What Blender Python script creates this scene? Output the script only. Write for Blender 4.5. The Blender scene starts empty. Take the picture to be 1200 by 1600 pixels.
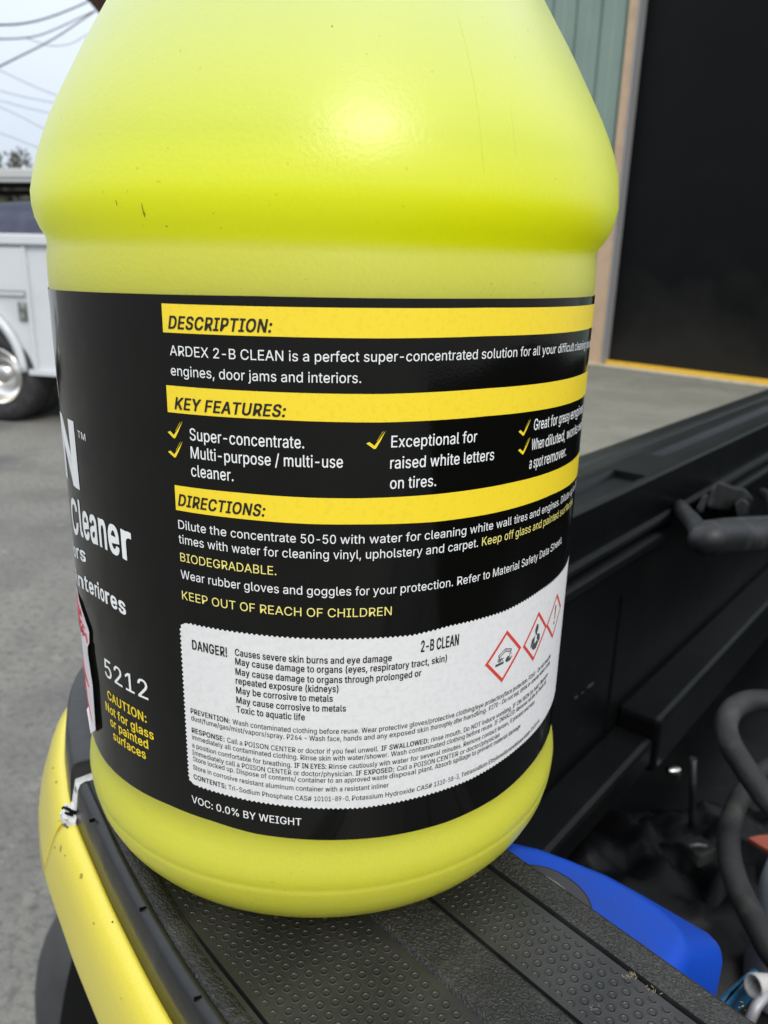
import bpy, bmesh, math, random
from mathutils import Vector, Matrix, noise
random.seed(7)
R_ = math.radians
scene = bpy.context.scene
col = scene.collection

# ------------------------------------------------------------------ camera
HC = 1.30                       # camera height above the ground
FPX, PITCH, ROLL = 1230.0, 0.305, 0.026
cp, sp, cr, sr = math.cos(PITCH), math.sin(PITCH), math.cos(ROLL), math.sin(ROLL)
FW = Vector((0, cp, -sp)); RT0 = Vector((1, 0, 0)); UP0 = Vector((0, sp, cp))
RT = cr*RT0 + sr*UP0; UP = -sr*RT0 + cr*UP0
CAM = Vector((0, 0, HC))
cd = bpy.data.cameras.new('camera'); cam = bpy.data.objects.new('camera', cd); col.objects.link(cam)
cam.matrix_world = Matrix(((RT.x, UP.x, -FW.x, 0), (RT.y, UP.y, -FW.y, 0), (RT.z, UP.z, -FW.z, HC), (0, 0, 0, 1)))
cd.sensor_fit = 'AUTO'; cd.sensor_width = 36.0; cd.lens = FPX/1600*36
cd.clip_start = 0.01; cd.clip_end = 2000
cd.dof.use_dof = True; cd.dof.focus_distance = 0.178; cd.dof.aperture_fstop = 27
scene.camera = cam

# ------------------------------------------------------------------ light
SUN_EL, SUN_DIR = R_(44), Vector((0.24, -0.72, 0))
SUN_DIR.normalize()
SUN_V = Vector((SUN_DIR.x*math.cos(SUN_EL), SUN_DIR.y*math.cos(SUN_EL), math.sin(SUN_EL)))
world = bpy.data.worlds.new('World'); scene.world = world; world.use_nodes = True
wn = world.node_tree; wn.nodes.clear()
wo = wn.nodes.new('ShaderNodeOutputWorld'); bg = wn.nodes.new('ShaderNodeBackground')
sky = wn.nodes.new('ShaderNodeTexSky'); sky.sky_type = 'NISHITA'; sky.sun_disc = False
sky.sun_elevation = SUN_EL; sky.sun_rotation = math.atan2(SUN_V.x, SUN_V.y)
sky.air_density = 1.0; sky.dust_density = 5.0; sky.ozone_density = 2.0
tc = wn.nodes.new('ShaderNodeTexCoord'); mp = wn.nodes.new('ShaderNodeMapping'); mp.inputs['Scale'].default_value = (1, 1, 3)
nz = wn.nodes.new('ShaderNodeTexNoise'); nz.inputs['Scale'].default_value = 1.6; nz.inputs['Detail'].default_value = 5
rmp = wn.nodes.new('ShaderNodeMapRange'); rmp.inputs[1].default_value = 0.3; rmp.inputs[2].default_value = 0.7
rmp.inputs[3].default_value = 0.74; rmp.inputs[4].default_value = 0.95
mx = wn.nodes.new('ShaderNodeMix'); mx.data_type = 'RGBA'
# bright veil of thin cloud, brighter overhead than at the horizon
sx = wn.nodes.new('ShaderNodeSeparateXYZ'); er = wn.nodes.new('ShaderNodeMapRange'); er.inputs[1].default_value = .05; er.inputs[2].default_value = .85
vm = wn.nodes.new('ShaderNodeMix'); vm.data_type = 'RGBA'; vm.inputs[6].default_value = (5.0, 5.55, 6.4, 1); vm.inputs[7].default_value = (11.5, 12.2, 13.0, 1)
wn.links.new(tc.outputs['Generated'], sx.inputs[0]); wn.links.new(sx.outputs[2], er.inputs[0]); wn.links.new(er.outputs[0], vm.inputs[0]); wn.links.new(vm.outputs[2], mx.inputs[7])
wn.links.new(tc.outputs['Generated'], mp.inputs[0]); wn.links.new(mp.outputs[0], nz.inputs[0])
wn.links.new(nz.outputs[0], rmp.inputs[0]); wn.links.new(rmp.outputs[0], mx.inputs[0])
wn.links.new(sky.outputs[0], mx.inputs[6]); wn.links.new(mx.outputs[2], bg.inputs[0])
bg.inputs[1].default_value = 0.12
wn.links.new(bg.outputs[0], wo.inputs[0])
sd = bpy.data.lights.new('sun', 'SUN'); sd.energy = 1.2; sd.angle = R_(16); sd.color = (1, .95, .87)
sun = bpy.data.objects.new('sun', sd); col.objects.link(sun); sun.location = (3, -4, 6)
sun.rotation_euler = (-SUN_V).to_track_quat('-Z', 'Y').to_euler()
scene.view_settings.view_transform = 'Standard'; scene.view_settings.look = 'None'
scene.view_settings.exposure = 0.3; scene.view_settings.gamma = 1
scene.cycles.use_denoising = True
try: scene.cycles.denoising_prefilter = 'ACCURATE'
except Exception: pass
scene.cycles.max_bounces = 8; scene.cycles.caustics_reflective = False; scene.cycles.caustics_refractive = False

# ------------------------------------------------------------------ helpers
def ray(px, py):
    return FW + RT*((px-600)/FPX) + UP*((800-py)/FPX)
def at_h(px, py, h):            # the point of the level plane h above the lens that shows there
    d = ray(px, py); return CAM + d*(h/d.z)
def at_y(px, py, y):
    d = ray(px, py); return CAM + d*(y/d.y)
def at_plane(px, py, nrm, c):   # vertical plane nrm.xy = c
    d = ray(px, py); return CAM + d*(c/(d.x*nrm[0]+d.y*nrm[1]))

MATS = {}
def mat(name, color, rough=.5, metal=0., bump=None, var=None, spec=.5, coat=0., sss=None, **kw):
    m = bpy.data.materials.new(name); m.use_nodes = True; nt = m.node_tree; b = nt.nodes['Principled BSDF']
    b.inputs['Base Color'].default_value = (*color, 1); b.inputs['Roughness'].default_value = rough
    b.inputs['Metallic'].default_value = metal; b.inputs['Specular IOR Level'].default_value = spec
    b.inputs['Coat Weight'].default_value = coat; b.inputs['Coat Roughness'].default_value = kw.get('coat_rough', .1)
    tcn = nt.nodes.new('ShaderNodeTexCoord')
    if var:                     # list of (scale, detail, other colour, lo, hi)
        last = None
        for (s, det, c2, lo, hi) in var:
            n = nt.nodes.new('ShaderNodeTexNoise'); n.inputs['Scale'].default_value = s; n.inputs['Detail'].default_value = det
            n.inputs['Roughness'].default_value = .6
            r = nt.nodes.new('ShaderNodeMapRange'); r.inputs[1].default_value = lo; r.inputs[2].default_value = hi
            x = nt.nodes.new('ShaderNodeMix'); x.data_type = 'RGBA'
            if last: nt.links.new(last, x.inputs[6])
            else: x.inputs[6].default_value = (*color, 1)
            x.inputs[7].default_value = (*c2, 1)
            nt.links.new(tcn.outputs['Object'], n.inputs[0]); nt.links.new(n.outputs[0], r.inputs[0])
            nt.links.new(r.outputs[0], x.inputs[0]); last = x.outputs[2]
        nt.links.new(last, b.inputs['Base Color'])
    if bump:                    # list of (scale, detail, strength, distance)
        lastn = None
        for (s, det, st, dist) in bump:
            n = nt.nodes.new('ShaderNodeTexNoise'); n.inputs['Scale'].default_value = s; n.inputs['Detail'].default_value = det
            bp = nt.nodes.new('ShaderNodeBump'); bp.inputs['Strength'].default_value = st; bp.inputs['Distance'].default_value = dist
            nt.links.new(tcn.outputs['Object'], n.inputs[0]); nt.links.new(n.outputs[0], bp.inputs['Height'])
            if lastn: nt.links.new(lastn, bp.inputs['Normal'])
            lastn = bp.outputs[0]
        nt.links.new(lastn, b.inputs['Normal'])
    if sss:
        w, rad, sc = sss
        b.inputs['Subsurface Weight'].default_value = w; b.inputs['Subsurface Radius'].default_value = rad
        b.inputs['Subsurface Scale'].default_value = sc
    MATS[name] = m
    return m

class MB:
    def __init__(s): s.v = []; s.f = []; s.m = []; s.sm = []
    def add(s, vs, fs, mi=0, smooth=False):
        o = len(s.v); s.v += [Vector(v) for v in vs]
        for f in fs: s.f.append([i+o for i in f]); s.m.append(mi); s.sm.append(smooth)
    def box(s, c, size, M=None, bevel=0., seg=2, mi=0):
        bm = bmesh.new(); bmesh.ops.create_cube(bm, size=1)
        for v in bm.verts: v.co = Vector((v.co.x*size[0], v.co.y*size[1], v.co.z*size[2]))
        if bevel: bmesh.ops.bevel(bm, geom=bm.edges[:], offset=bevel, segments=seg, affect='EDGES', profile=.5)
        M = M or Matrix(); c = Vector(c)
        s.add([M @ v.co + c if False else (M @ v.co) + c for v in bm.verts], [[v.index for v in f.verts] for f in bm.faces], mi, bool(bevel)); bm.free()
    def rings(s, rings, closed=True, caps=True, mi=0, smooth=True):
        n = len(rings[0]); vs = [p for r in rings for p in r]; fs = []
        for i in range(len(rings)-1):
            for j in range(n if closed else n-1):
                k = (j+1) % n; fs.append([i*n+j, i*n+k, (i+1)*n+k, (i+1)*n+j])
        s.add(vs, fs, mi, smooth)
        if caps and closed:
            s.add(rings[0], [list(range(n))[::-1]], mi); s.add(rings[-1], [list(range(n))], mi)
    def tube(s, pts, rad, n=12, mi=0, caps=True):
        pts = [Vector(p) for p in pts]; rings = []; prev = None
        for i, p in enumerate(pts):
            t = (pts[min(i+1, len(pts)-1)] - pts[max(i-1, 0)]).normalized()
            a = prev if prev is not None else (Vector((0, 0, 1)) if abs(t.z) < .9 else Vector((1, 0, 0)))
            u = (a - t*a.dot(t)).normalized(); w = t.cross(u); prev = u
            r = rad[i] if isinstance(rad, (list, tuple)) else rad
            rings.append([p + u*(r*math.cos(2*math.pi*k/n)) + w*(r*math.sin(2*math.pi*k/n)) for k in range(n)])
        s.rings(rings, True, caps, mi)
    def lathe(s, prof, origin, axis, ref, n=48, mi=0, caps=False):
        o = Vector(origin); a = Vector(axis).normalized(); u = Vector(ref); u = (u - a*u.dot(a)).normalized(); w = a.cross(u)
        s.rings([[o + a*h + (u*math.cos(2*math.pi*k/n) + w*math.sin(2*math.pi*k/n))*r for k in range(n)] for r, h in prof], True, caps, mi)
    def prism(s, outline, ext, mi=0):
        ext = Vector(ext); n = len(outline); o = [Vector(p) for p in outline]
        s.add(o, [list(range(n))], mi); s.add([p+ext for p in o], [list(range(n))[::-1]], mi)
        s.add(o+[p+ext for p in o], [[i, (i+1) % n, n+(i+1) % n, n+i][::-1] for i in range(n)], mi)
    def build(s, name, mats, parent=None, bevel=0., loc=None, recalc=True):
        me = bpy.data.meshes.new(name); mats = mats if isinstance(mats, (list, tuple)) else [mats]
        M = Matrix()
        if parent is not None: M = FRAME[parent.name].inverted()
        elif loc is not None: M = Matrix.Translation(Vector(loc)).inverted()
        me.from_pydata([M @ v for v in s.v], [], s.f)
        for m in mats: me.materials.append(m)
        for p, mi, sm in zip(me.polygons, s.m, s.sm): p.material_index = mi; p.use_smooth = sm
        if recalc:
            bm = bmesh.new(); bm.from_mesh(me); bmesh.ops.remove_doubles(bm, verts=bm.verts, dist=1e-6)
            bmesh.ops.recalc_face_normals(bm, faces=bm.faces); bm.to_mesh(me); bm.free()
        me.update()
        o = bpy.data.objects.new(name, me); col.objects.link(o)
        if parent is not None: o.parent = parent; FRAME[o.name] = FRAME[parent.name]
        else:
            if loc is not None: o.location = Vector(loc)
            FRAME[o.name] = Matrix.Translation(o.location)
        if bevel:
            bv = o.modifiers.new('bevel', 'BEVEL'); bv.width = bevel; bv.segments = 2; bv.limit_method = 'ANGLE'; bv.angle_limit = R_(40)
        return o
FRAME = {}
def thing(name, label, cat, loc=(0, 0, 0), rotz=0., group=None):
    o = bpy.data.objects.new(name, None); col.objects.link(o); o.location = Vector(loc); o.rotation_euler = (0, 0, rotz)
    o.empty_display_size = .1
    FRAME[o.name] = Matrix.Translation(Vector(loc)) @ Matrix.Rotation(rotz, 4, 'Z')
    o['label'] = label; o['category'] = cat
    if group: o['group'] = group
    return o
def tag(o, label, cat, group=None):
    o['label'] = label; o['category'] = cat
    if group: o['group'] = group
    return o
def struct(o): o['kind'] = 'structure'; return o
def lerp(a, b, t): return a + (b-a)*t
def pl(xs, ys, x):              # piecewise linear with extrapolation
    if x <= xs[0]: i = 0
    elif x >= xs[-1]: i = len(xs)-2
    else: i = max(k for k in range(len(xs)-1) if xs[k] <= x)
    return ys[i] + (ys[i+1]-ys[i])*(x-xs[i])/(xs[i+1]-xs[i])
def smooth_path(pts, n=6):      # Catmull-Rom
    pts = [Vector(p) for p in pts]; P = [pts[0]*2-pts[1]] + pts + [pts[-1]*2-pts[-2]]; out = []
    for i in range(1, len(P)-2):
        for k in range(n):
            t = k/n; a, b, c, d = P[i-1], P[i], P[i+1], P[i+2]
            out.append(.5*((2*b) + (c-a)*t + (2*a-5*b+4*c-d)*t*t + (3*b-a-3*c+d)*t**3))
    return out + [pts[-1]]

# ------------------------------------------------------------------ materials
mat('asphalt', (.185, .18, .164), .9, bump=[(55, 6, .9, .012), (500, 2, .5, .002)], spec=.25,
    var=[(.45, 6, (.25, .24, .208), .40, .66), (1.7, 6, (.125, .123, .116), .47, .72), (6, 6, (.27, .258, .22), .60, .74), (40, 4, (.11, .109, .105), .50, .68), (150, 3, (.33, .325, .305), .60, .72), (340, 2, (.08, .08, .08), .58, .7)])
mat('concrete', (.19, .18, .145), .9, bump=[(60, 4, .3, .004)], spec=.25,
    var=[(1.4, 5, (.25, .24, .20), .4, .7), (6, 5, (.14, .138, .12), .55, .75), (40, 3, (.16, .158, .135), .5, .7)])
mat('curb_cream', (.55, .50, .36), .85, var=[(9, 4, (.35, .33, .27), .5, .7)])
mat('cap_black', (.02, .02, .02), .4)
mat('label_black', (.0035, .0035, .003), .10, bump=[(22, 2, .18, .004), (1500, 2, .03, .0003)], spec=.42)
mat('print_white', (.86, .87, .86), .42)
mat('print_cream', (.88, .78, .22), .42)
mat('print_yellow', (.93, .70, .03), .34, bump=[(1500, 2, .05, .0003)], var=[(900, 2, (.89, .655, .03), .52, .66)])
mat('print_black', (.012, .011, .010), .4)
mat('panel_paper', (.76, .755, .745), .5, bump=[(900, 3, .12, .0003)], var=[(700, 3, (.71, .705, .695), .45, .65)])
mat('print_red', (.66, .06, .045), .45)
mat('print_grey', (.07, .075, .075), .45)
mat('sticker_paper', (.74, .70, .71), .6, var=[(150, 3, (.66, .62, .63), .4, .7)])
mat('ink_red', (.42, .05, .07), .6)
mat('trim_black', (.013, .0135, .0145), .33, bump=[(40, 3, .25, .003), (900, 2, .06, .0004)], var=[(60, 4, (.024, .025, .026), .5, .7)])
mat('bed_black', (.003, .0033, .0036), .37, spec=.28, bump=[(400, 3, .12, .0008), (9, 2, .25, .01)], var=[(10, 5, (.006, .006, .0056), .5, .72), (130, 4, (.016, .015, .013), .64, .76)])
mat('latch_black', (.009, .009, .0095), .5, bump=[(300, 3, .2, .0008)], var=[(45, 4, (.035, .035, .033), .52, .7)])
mat('well_black', (.0012, .0012, .0012), .8, spec=.1)
mat('fender_yellow', (.76, .64, .05), .36, metal=.0, coat=.5, coat_rough=.16, bump=[(2200, 2, .05, .0003), (14, 2, .08, .004)],
    var=[(1800, 1, (.79, .67, .07), .45, .6), (95, 2, (.32, .24, .025), .735, .75)])
mat('torn_white', (.62, .62, .60), .6, bump=[(500, 4, .6, .001)], var=[(220, 4, (.12, .12, .12), .56, .6)])
mat('rubber', (.022, .022, .023), .75, bump=[(300, 3, .2, .001)], var=[(30, 4, (.045, .044, .042), .45, .7)])
mat('rubber_smooth', (.038, .038, .040), .7, bump=[(200, 3, .15, .001)], var=[(12, 4, (.05, .05, .05), .45, .7)])
mat('blue_plastic', (.003, .055, .42), .5, spec=.2, bump=[(260, 3, .1, .001)], var=[(28, 5, (.012, .05, .30), .5, .72), (7, 3, (.03, .035, .06), .56, .66), (300, 2, (.2, .26, .5), .74, .8)])
mat('blue_dirty', (.003, .035, .26), .5, spec=.2, var=[(26, 5, (.055, .052, .055), .46, .60)])
mat('teal_plastic', (.006, .07, .15), .4, var=[(60, 4, (.02, .13, .22), .5, .7)])
mat('hose_rubber', (.012, .012, .0118), .7, bump=[(160, 4, .35, .002)], var=[(26, 5, (.065, .06, .05), .52, .70), (8, 3, (.03, .031, .033), .5, .65)])
mat('orange_plastic', (.50, .11, .06), .5)
mat('grey_plastic', (.50, .52, .58), .45)
mat('white_plastic', (.45, .44, .41), .5, var=[(80, 3, (.4, .38, .35), .55, .7)])
mat('tarp_black', (.0025, .0027, .003), .5, spec=.2, bump=[(8, 3, .5, .03), (500, 2, .15, .001)], var=[(15, 4, (.006, .0062, .0065), .5, .7)])
mat('truck_white', (.62, .64, .66), .4, coat=.4, coat_rough=.1, bump=[(2, 2, .06, .03)], var=[(3, 4, (.57, .59, .60), .45, .7)])
mat('chrome', (.72, .70, .67), .22, metal=1.)
mat('tarp_navy', (.022, .028, .055), .6, bump=[(5, 4, .6, .06)], var=[(3, 4, (.05, .055, .085), .5, .7)])
mat('rack_metal', (.55, .55, .53), .45, metal=.3)
mat('green_glass', (.08, .12, .095), .3, var=[(14, 3, (.30, .31, .30), .45, .6)])
mat('siding_green', (.215, .295, .245), .5, bump=[(3, 2, .1, .01)], var=[(1.5, 4, (.19, .262, .218), .45, .7)])
mat('trim_beige', (.55, .385, .25), .6, var=[(5, 4, (.47, .33, .21), .45, .7)])
mat('edge_grey', (.36, .36, .37), .5, metal=.4)
mat('door_black', (.0038, .0042, .0042), .42, bump=[(3, 3, .1, .01)], var=[(1.1, 5, (.0065, .0062, .006), .5, .75)], spec=.10)
mat('threshold_yellow', (.78, .46, .03), .5, var=[(14, 4, (.55, .30, .03), .55, .7)])
mat('eave_brown', (.085, .034, .014), .6, var=[(6, 3, (.06, .024, .010), .4, .7)])
mat('roof_metal', (.16, .12, .10), .6)
mat('wire_black', (.05, .052, .056), .6)
mat('bark', (.08, .06, .045), .9)
mat('leaf_green', (.06, .085, .035), .7, var=[(3, 3, (.10, .12, .055), .4, .7)])
mat('leaf_dull', (.10, .095, .065), .7, var=[(3, 3, (.07, .075, .05), .4, .7)])
mat('straw', (.26, .22, .13), .8)

# dimpled and leather-grained black plastic of the rail (object space: x across, y along)
def rail_mat(name, kind):
    m = bpy.data.materials.new(name); m.use_nodes = True; nt = m.node_tree; b = nt.nodes['Principled BSDF']; L = nt.links.new
    tcn = nt.nodes.new('ShaderNodeTexCoord')
    def N(t, **k):
        n = nt.nodes.new(t)
        for a, v in k.items(): setattr(n, a, v)
        return n
    def M(op, a, bb=None):
        n = N('ShaderNodeMath', operation=op)
        for i, x in enumerate((a, bb)):
            if x is None: continue
            if isinstance(x, (int, float)): n.inputs[i].default_value = x
            else: L(x, n.inputs[i])
        return n.outputs[0]
    nz = N('ShaderNodeTexNoise'); nz.inputs['Scale'].default_value = 60; nz.inputs['Detail'].default_value = 5; L(tcn.outputs['Object'], nz.inputs[0])
    rg = N('ShaderNodeMapRange'); rg.inputs[1].default_value = .45; rg.inputs[2].default_value = .75; L(nz.outputs[0], rg.inputs[0])
    mx = N('ShaderNodeMix', data_type='RGBA'); L(rg.outputs[0], mx.inputs[0])
    if kind == 'dots':
        mx.inputs[6].default_value = (.013, .0135, .014, 1); mx.inputs[7].default_value = (.030, .029, .027, 1)
        b.inputs['Roughness'].default_value = .40
        sx = N('ShaderNodeSeparateXYZ'); L(tcn.outputs['Object'], sx.inputs[0])
        PX, PY = .00335, .0036
        u = M('DIVIDE', sx.outputs[0], PX); row = M('FLOOR', u)
        off = M('MULTIPLY', M('MODULO', M('ADD', row, 1000), 2), .5)
        v = M('ADD', M('DIVIDE', sx.outputs[1], PY), off)
        fx = M('MULTIPLY', M('SUBTRACT', M('FRACT', u), .5), PX*1000)
        fy = M('MULTIPLY', M('SUBTRACT', M('FRACT', M('ADD', v, 1000)), .5), PY*1000)
        d = M('SQRT', M('ADD', M('MULTIPLY', fx, fx), M('MULTIPLY', fy, fy)))      # mm from the dimple's centre
        rp = N('ShaderNodeValToRGB'); L(M('DIVIDE', d, 2.0), rp.inputs[0])
        e = rp.color_ramp.elements; e[0].position = .32; e[0].color = (0, 0, 0, 1); e[1].position = .48; e[1].color = (1, 1, 1, 1)
        k = e.new(.56); k.color = (1, 1, 1, 1); k = e.new(.66); k.color = (.62, .62, .62, 1); k = e.new(1.); k.color = (.62, .62, .62, 1)
        bp = N('ShaderNodeBump'); bp.inputs['Strength'].default_value = .7; bp.inputs['Distance'].default_value = .0005
        L(rp.outputs[0], bp.inputs['Height'])
        n2 = N('ShaderNodeTexNoise'); n2.inputs['Scale'].default_value = 1400; L(tcn.outputs['Object'], n2.inputs[0])
        b2 = N('ShaderNodeBump'); b2.inputs['Strength'].default_value = .12; b2.inputs['Distance'].default_value = .0003
        L(n2.outputs[0], b2.inputs['Height']); L(bp.outputs[0], b2.inputs['Normal']); L(b2.outputs[0], b.inputs['Normal'])
    elif kind == 'plain':
        mx.inputs[6].default_value = (.013, .0135, .014, 1); mx.inputs[7].default_value = (.030, .029, .027, 1); b.inputs['Roughness'].default_value = .40
    else:
        mx.inputs[6].default_value = (.015, .015, .0145, 1); mx.inputs[7].default_value = (.040, .038, .035, 1)
        b.inputs['Roughness'].default_value = .40
        mpn = N('ShaderNodeMapping'); mpn.inputs['Scale'].default_value = (1.0, .62, 1); L(tcn.outputs['Object'], mpn.inputs[0])
        n2 = N('ShaderNodeTexNoise'); n2.inputs['Scale'].default_value = 820; n2.inputs['Detail'].default_value = 2.5; n2.inputs['Distortion'].default_value = 1.6
        L(mpn.outputs[0], n2.inputs[0])
        r2 = N('ShaderNodeMapRange'); r2.inputs[1].default_value = .4; r2.inputs[2].default_value = .6; L(n2.outputs[0], r2.inputs[0])
        bp = N('ShaderNodeBump'); bp.inputs['Strength'].default_value = .75; bp.inputs['Distance'].default_value = .0004
        L(r2.outputs[0], bp.inputs['Height']); L(bp.outputs[0], b.inputs['Normal'])
    L(mx.outputs[2], b.inputs['Base Color'])
    MATS[name] = m
rail_mat('rail_plain', 'plain'); rail_mat('rail_dots', 'dots'); rail_mat('rail_grain', 'grain')

# milky yellow plastic: a pale scattering skin over a saturated, light-filled liquid
def jug_mat():
    m = bpy.data.materials.new('jug_plastic'); m.use_nodes = True; nt = m.node_tree; b = nt.nodes['Principled BSDF']; L = nt.links.new
    out = nt.nodes['Material Output']
    tcn = nt.nodes.new('ShaderNodeTexCoord')
    b.inputs['Base Color'].default_value = (.60, .60, .002, 1); b.inputs['Subsurface Weight'].default_value = 1.; b.inputs['Subsurface Radius'].default_value = (1., 1., .10); b.inputs['Subsurface Scale'].default_value = .07
    b.inputs['Transmission Weight'].default_value = .10; b.inputs['IOR'].default_value = 1.45; b.inputs['Roughness'].default_value = .34; b.inputs['Specular IOR Level'].default_value = .55
    d = nt.nodes.new('ShaderNodeBsdfPrincipled'); d.inputs['Base Color'].default_value = (.60, .62, .03, 1); d.inputs['Roughness'].default_value = .34; d.inputs['Specular IOR Level'].default_value = .55
    for x in (b, d): x.inputs['Coat Weight'].default_value = .25; x.inputs['Coat Roughness'].default_value = .42
    n1 = nt.nodes.new('ShaderNodeTexNoise'); n1.inputs['Scale'].default_value = 900; n1.inputs['Detail'].default_value = 2
    n2 = nt.nodes.new('ShaderNodeTexNoise'); n2.inputs['Scale'].default_value = 30; n2.inputs['Detail'].default_value = 2
    b1 = nt.nodes.new('ShaderNodeBump'); b1.inputs['Strength'].default_value = .13; b1.inputs['Distance'].default_value = .0006
    b2 = nt.nodes.new('ShaderNodeBump'); b2.inputs['Strength'].default_value = .045; b2.inputs['Distance'].default_value = .003
    for n in (n1, n2): L(tcn.outputs['Object'], n.inputs[0])
    L(n1.outputs[0], b1.inputs['Height']); L(n2.outputs[0], b2.inputs['Height']); L(b1.outputs[0], b2.inputs['Normal'])
    for x in (b, d): L(b2.outputs[0], x.inputs['Normal'])
    # a few tiny specks of dirt
    n3 = nt.nodes.new('ShaderNodeTexNoise'); n3.inputs['Scale'].default_value = 850; n3.inputs['Detail'].default_value = 0; L(tcn.outputs['Object'], n3.inputs[0])
    r3 = nt.nodes.new('ShaderNodeMapRange'); r3.inputs[1].default_value = .835; r3.inputs[2].default_value = .86; L(n3.outputs[0], r3.inputs[0])
    k = nt.nodes.new('ShaderNodeMix'); k.data_type = 'RGBA'; k.inputs[6].default_value = (.60, .62, .03, 1); k.inputs[7].default_value = (.12, .12, .03, 1); L(r3.outputs[0], k.inputs[0]); L(k.outputs[2], d.inputs['Base Color'])
    # tint by height: pale waist, liquid bulge brightened against its shade, pale empty shoulder
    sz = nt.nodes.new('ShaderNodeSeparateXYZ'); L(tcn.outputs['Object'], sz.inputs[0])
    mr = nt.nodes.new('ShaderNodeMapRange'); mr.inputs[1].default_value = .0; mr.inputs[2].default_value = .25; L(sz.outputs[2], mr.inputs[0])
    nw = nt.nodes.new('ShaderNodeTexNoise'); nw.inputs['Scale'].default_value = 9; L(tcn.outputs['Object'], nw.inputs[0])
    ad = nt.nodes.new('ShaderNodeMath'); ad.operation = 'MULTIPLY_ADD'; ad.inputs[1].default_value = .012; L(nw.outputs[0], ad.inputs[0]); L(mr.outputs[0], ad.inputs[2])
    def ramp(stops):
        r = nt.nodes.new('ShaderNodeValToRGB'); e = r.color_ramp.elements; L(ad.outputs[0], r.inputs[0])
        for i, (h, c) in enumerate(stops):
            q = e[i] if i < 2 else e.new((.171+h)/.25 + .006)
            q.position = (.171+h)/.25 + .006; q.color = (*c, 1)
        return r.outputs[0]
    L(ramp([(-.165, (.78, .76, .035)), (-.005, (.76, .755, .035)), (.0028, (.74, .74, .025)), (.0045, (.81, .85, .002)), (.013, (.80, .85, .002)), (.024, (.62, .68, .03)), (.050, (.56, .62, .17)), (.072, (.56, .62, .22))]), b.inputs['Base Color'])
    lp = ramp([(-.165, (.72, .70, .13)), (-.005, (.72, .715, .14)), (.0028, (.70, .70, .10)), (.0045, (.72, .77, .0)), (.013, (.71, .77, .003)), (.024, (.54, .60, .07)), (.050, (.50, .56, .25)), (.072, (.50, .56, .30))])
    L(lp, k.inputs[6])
    ms = nt.nodes.new('ShaderNodeMixShader'); ms.inputs[0].default_value = .20; L(b.outputs[0], ms.inputs[1]); L(d.outputs[0], ms.inputs[2]); L(ms.outputs[0], out.inputs[0])
    MATS['jug_plastic'] = m
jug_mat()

# road dust on the lower part of the dark door
def door_dust():
    m = MATS['door_black']; nt = m.node_tree; b = nt.nodes['Principled BSDF']; L = nt.links.new
    src = b.inputs['Base Color'].links[0].from_socket; tcn = nt.nodes.new('ShaderNodeTexCoord'); sz = nt.nodes.new('ShaderNodeSeparateXYZ'); L(tcn.outputs['Object'], sz.inputs[0])
    n = nt.nodes.new('ShaderNodeTexNoise'); n.inputs['Scale'].default_value = 1.3; n.inputs['Detail'].default_value = 6; L(tcn.outputs['Object'], n.inputs[0])
    a = nt.nodes.new('ShaderNodeMath'); a.operation = 'MULTIPLY_ADD'; a.inputs[1].default_value = -1.6; L(n.outputs[0], a.inputs[0]); L(sz.outputs[2], a.inputs[2])
    r = nt.nodes.new('ShaderNodeMapRange'); r.inputs[1].default_value = -.55; r.inputs[2].default_value = .35; r.inputs[3].default_value = .75; r.inputs[4].default_value = 0; L(a.outputs[0], r.inputs[0])
    x = nt.nodes.new('ShaderNodeMix'); x.data_type = 'RGBA'; x.inputs[7].default_value = (.026, .0245, .021, 1); L(r.outputs[0], x.inputs[0]); L(src, x.inputs[6]); L(x.outputs[2], b.inputs['Base Color'])
door_dust()

# ------------------------------------------------------------------ setting
K = HC/1.4                      # distances below were surveyed for a lens 1.4 m up
g = MB(); g.add([(-400, -60, 0), (400, -60, 0), (400, 700, 0), (-400, 700, 0)], [[0, 1, 2, 3]])
struct(g.build('ground', MATS['asphalt']))

# building: wall runs along D (away to the left), outward normal NO
A0 = Vector((3.309, 12.148, 0))*K; D = Vector((-.6557, .7550, 0)); NO = Vector((-.7550, -.6557, 0))
def B(s, v, z): return A0 + D*(s*K) + NO*(v*K) + Vector((0, 0, z*K))
def bbox(m, s0, s1, v0, v1, z0, z1, mi=0):
    o = [B(s0, v0, z0), B(s1, v0, z0), B(s1, v1, z0), B(s0, v1, z0)]
    m.prism(o, (0, 0, (z1-z0)*K), mi)
ap = MB(); ap.add([B(3.5, .0, .004), B(-9, .0, .004), B(-9, 7.5, .004), B(3.5, 7.5, .004)], [[0, 1, 2, 3]])
struct(ap.build('concrete_apron', MATS['concrete']))
bld = thing('metal_building', 'green ribbed metal building with a tall dark doorway and brown roof edge', 'building', B(6, 0, 0))
S0, S1, ZE = -7.0, 18.1, 8.04
def siding(m, s0, s1, z0, z1):
    s = s0; prof = []; P = .435
    while s < s1 - 1e-6:
        e = min(s+P, s1)
        prof += [(s, .0), (min(s+.025, e), -.045), (min(s+.055, e), -.045), (min(s+.075, e), -.012), (min(s+.24, e), -.012), (min(s+.255, e), .0)]
        s += P
    prof.append((s1, 0.))
    r0 = [B(a, d-.0, z0) for a, d in prof]; r1 = [B(a, d-.0, z1) for a, d in prof]
    m.rings([r0, r1], False, False, 0, False)
w = MB(); siding(w, .205, S1, 0, ZE); siding(w, S0, -3.45, 0, ZE); siding(w, -3.45, .205, 5.5, ZE)
bbox(w, S0, S1, -9, -8.9, 0, ZE); bbox(w, S1-.02, S1, -8.9, -.05, 0, ZE); bbox(w, S0, S0+.02, -8.9, -.05, 0, ZE)
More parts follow.
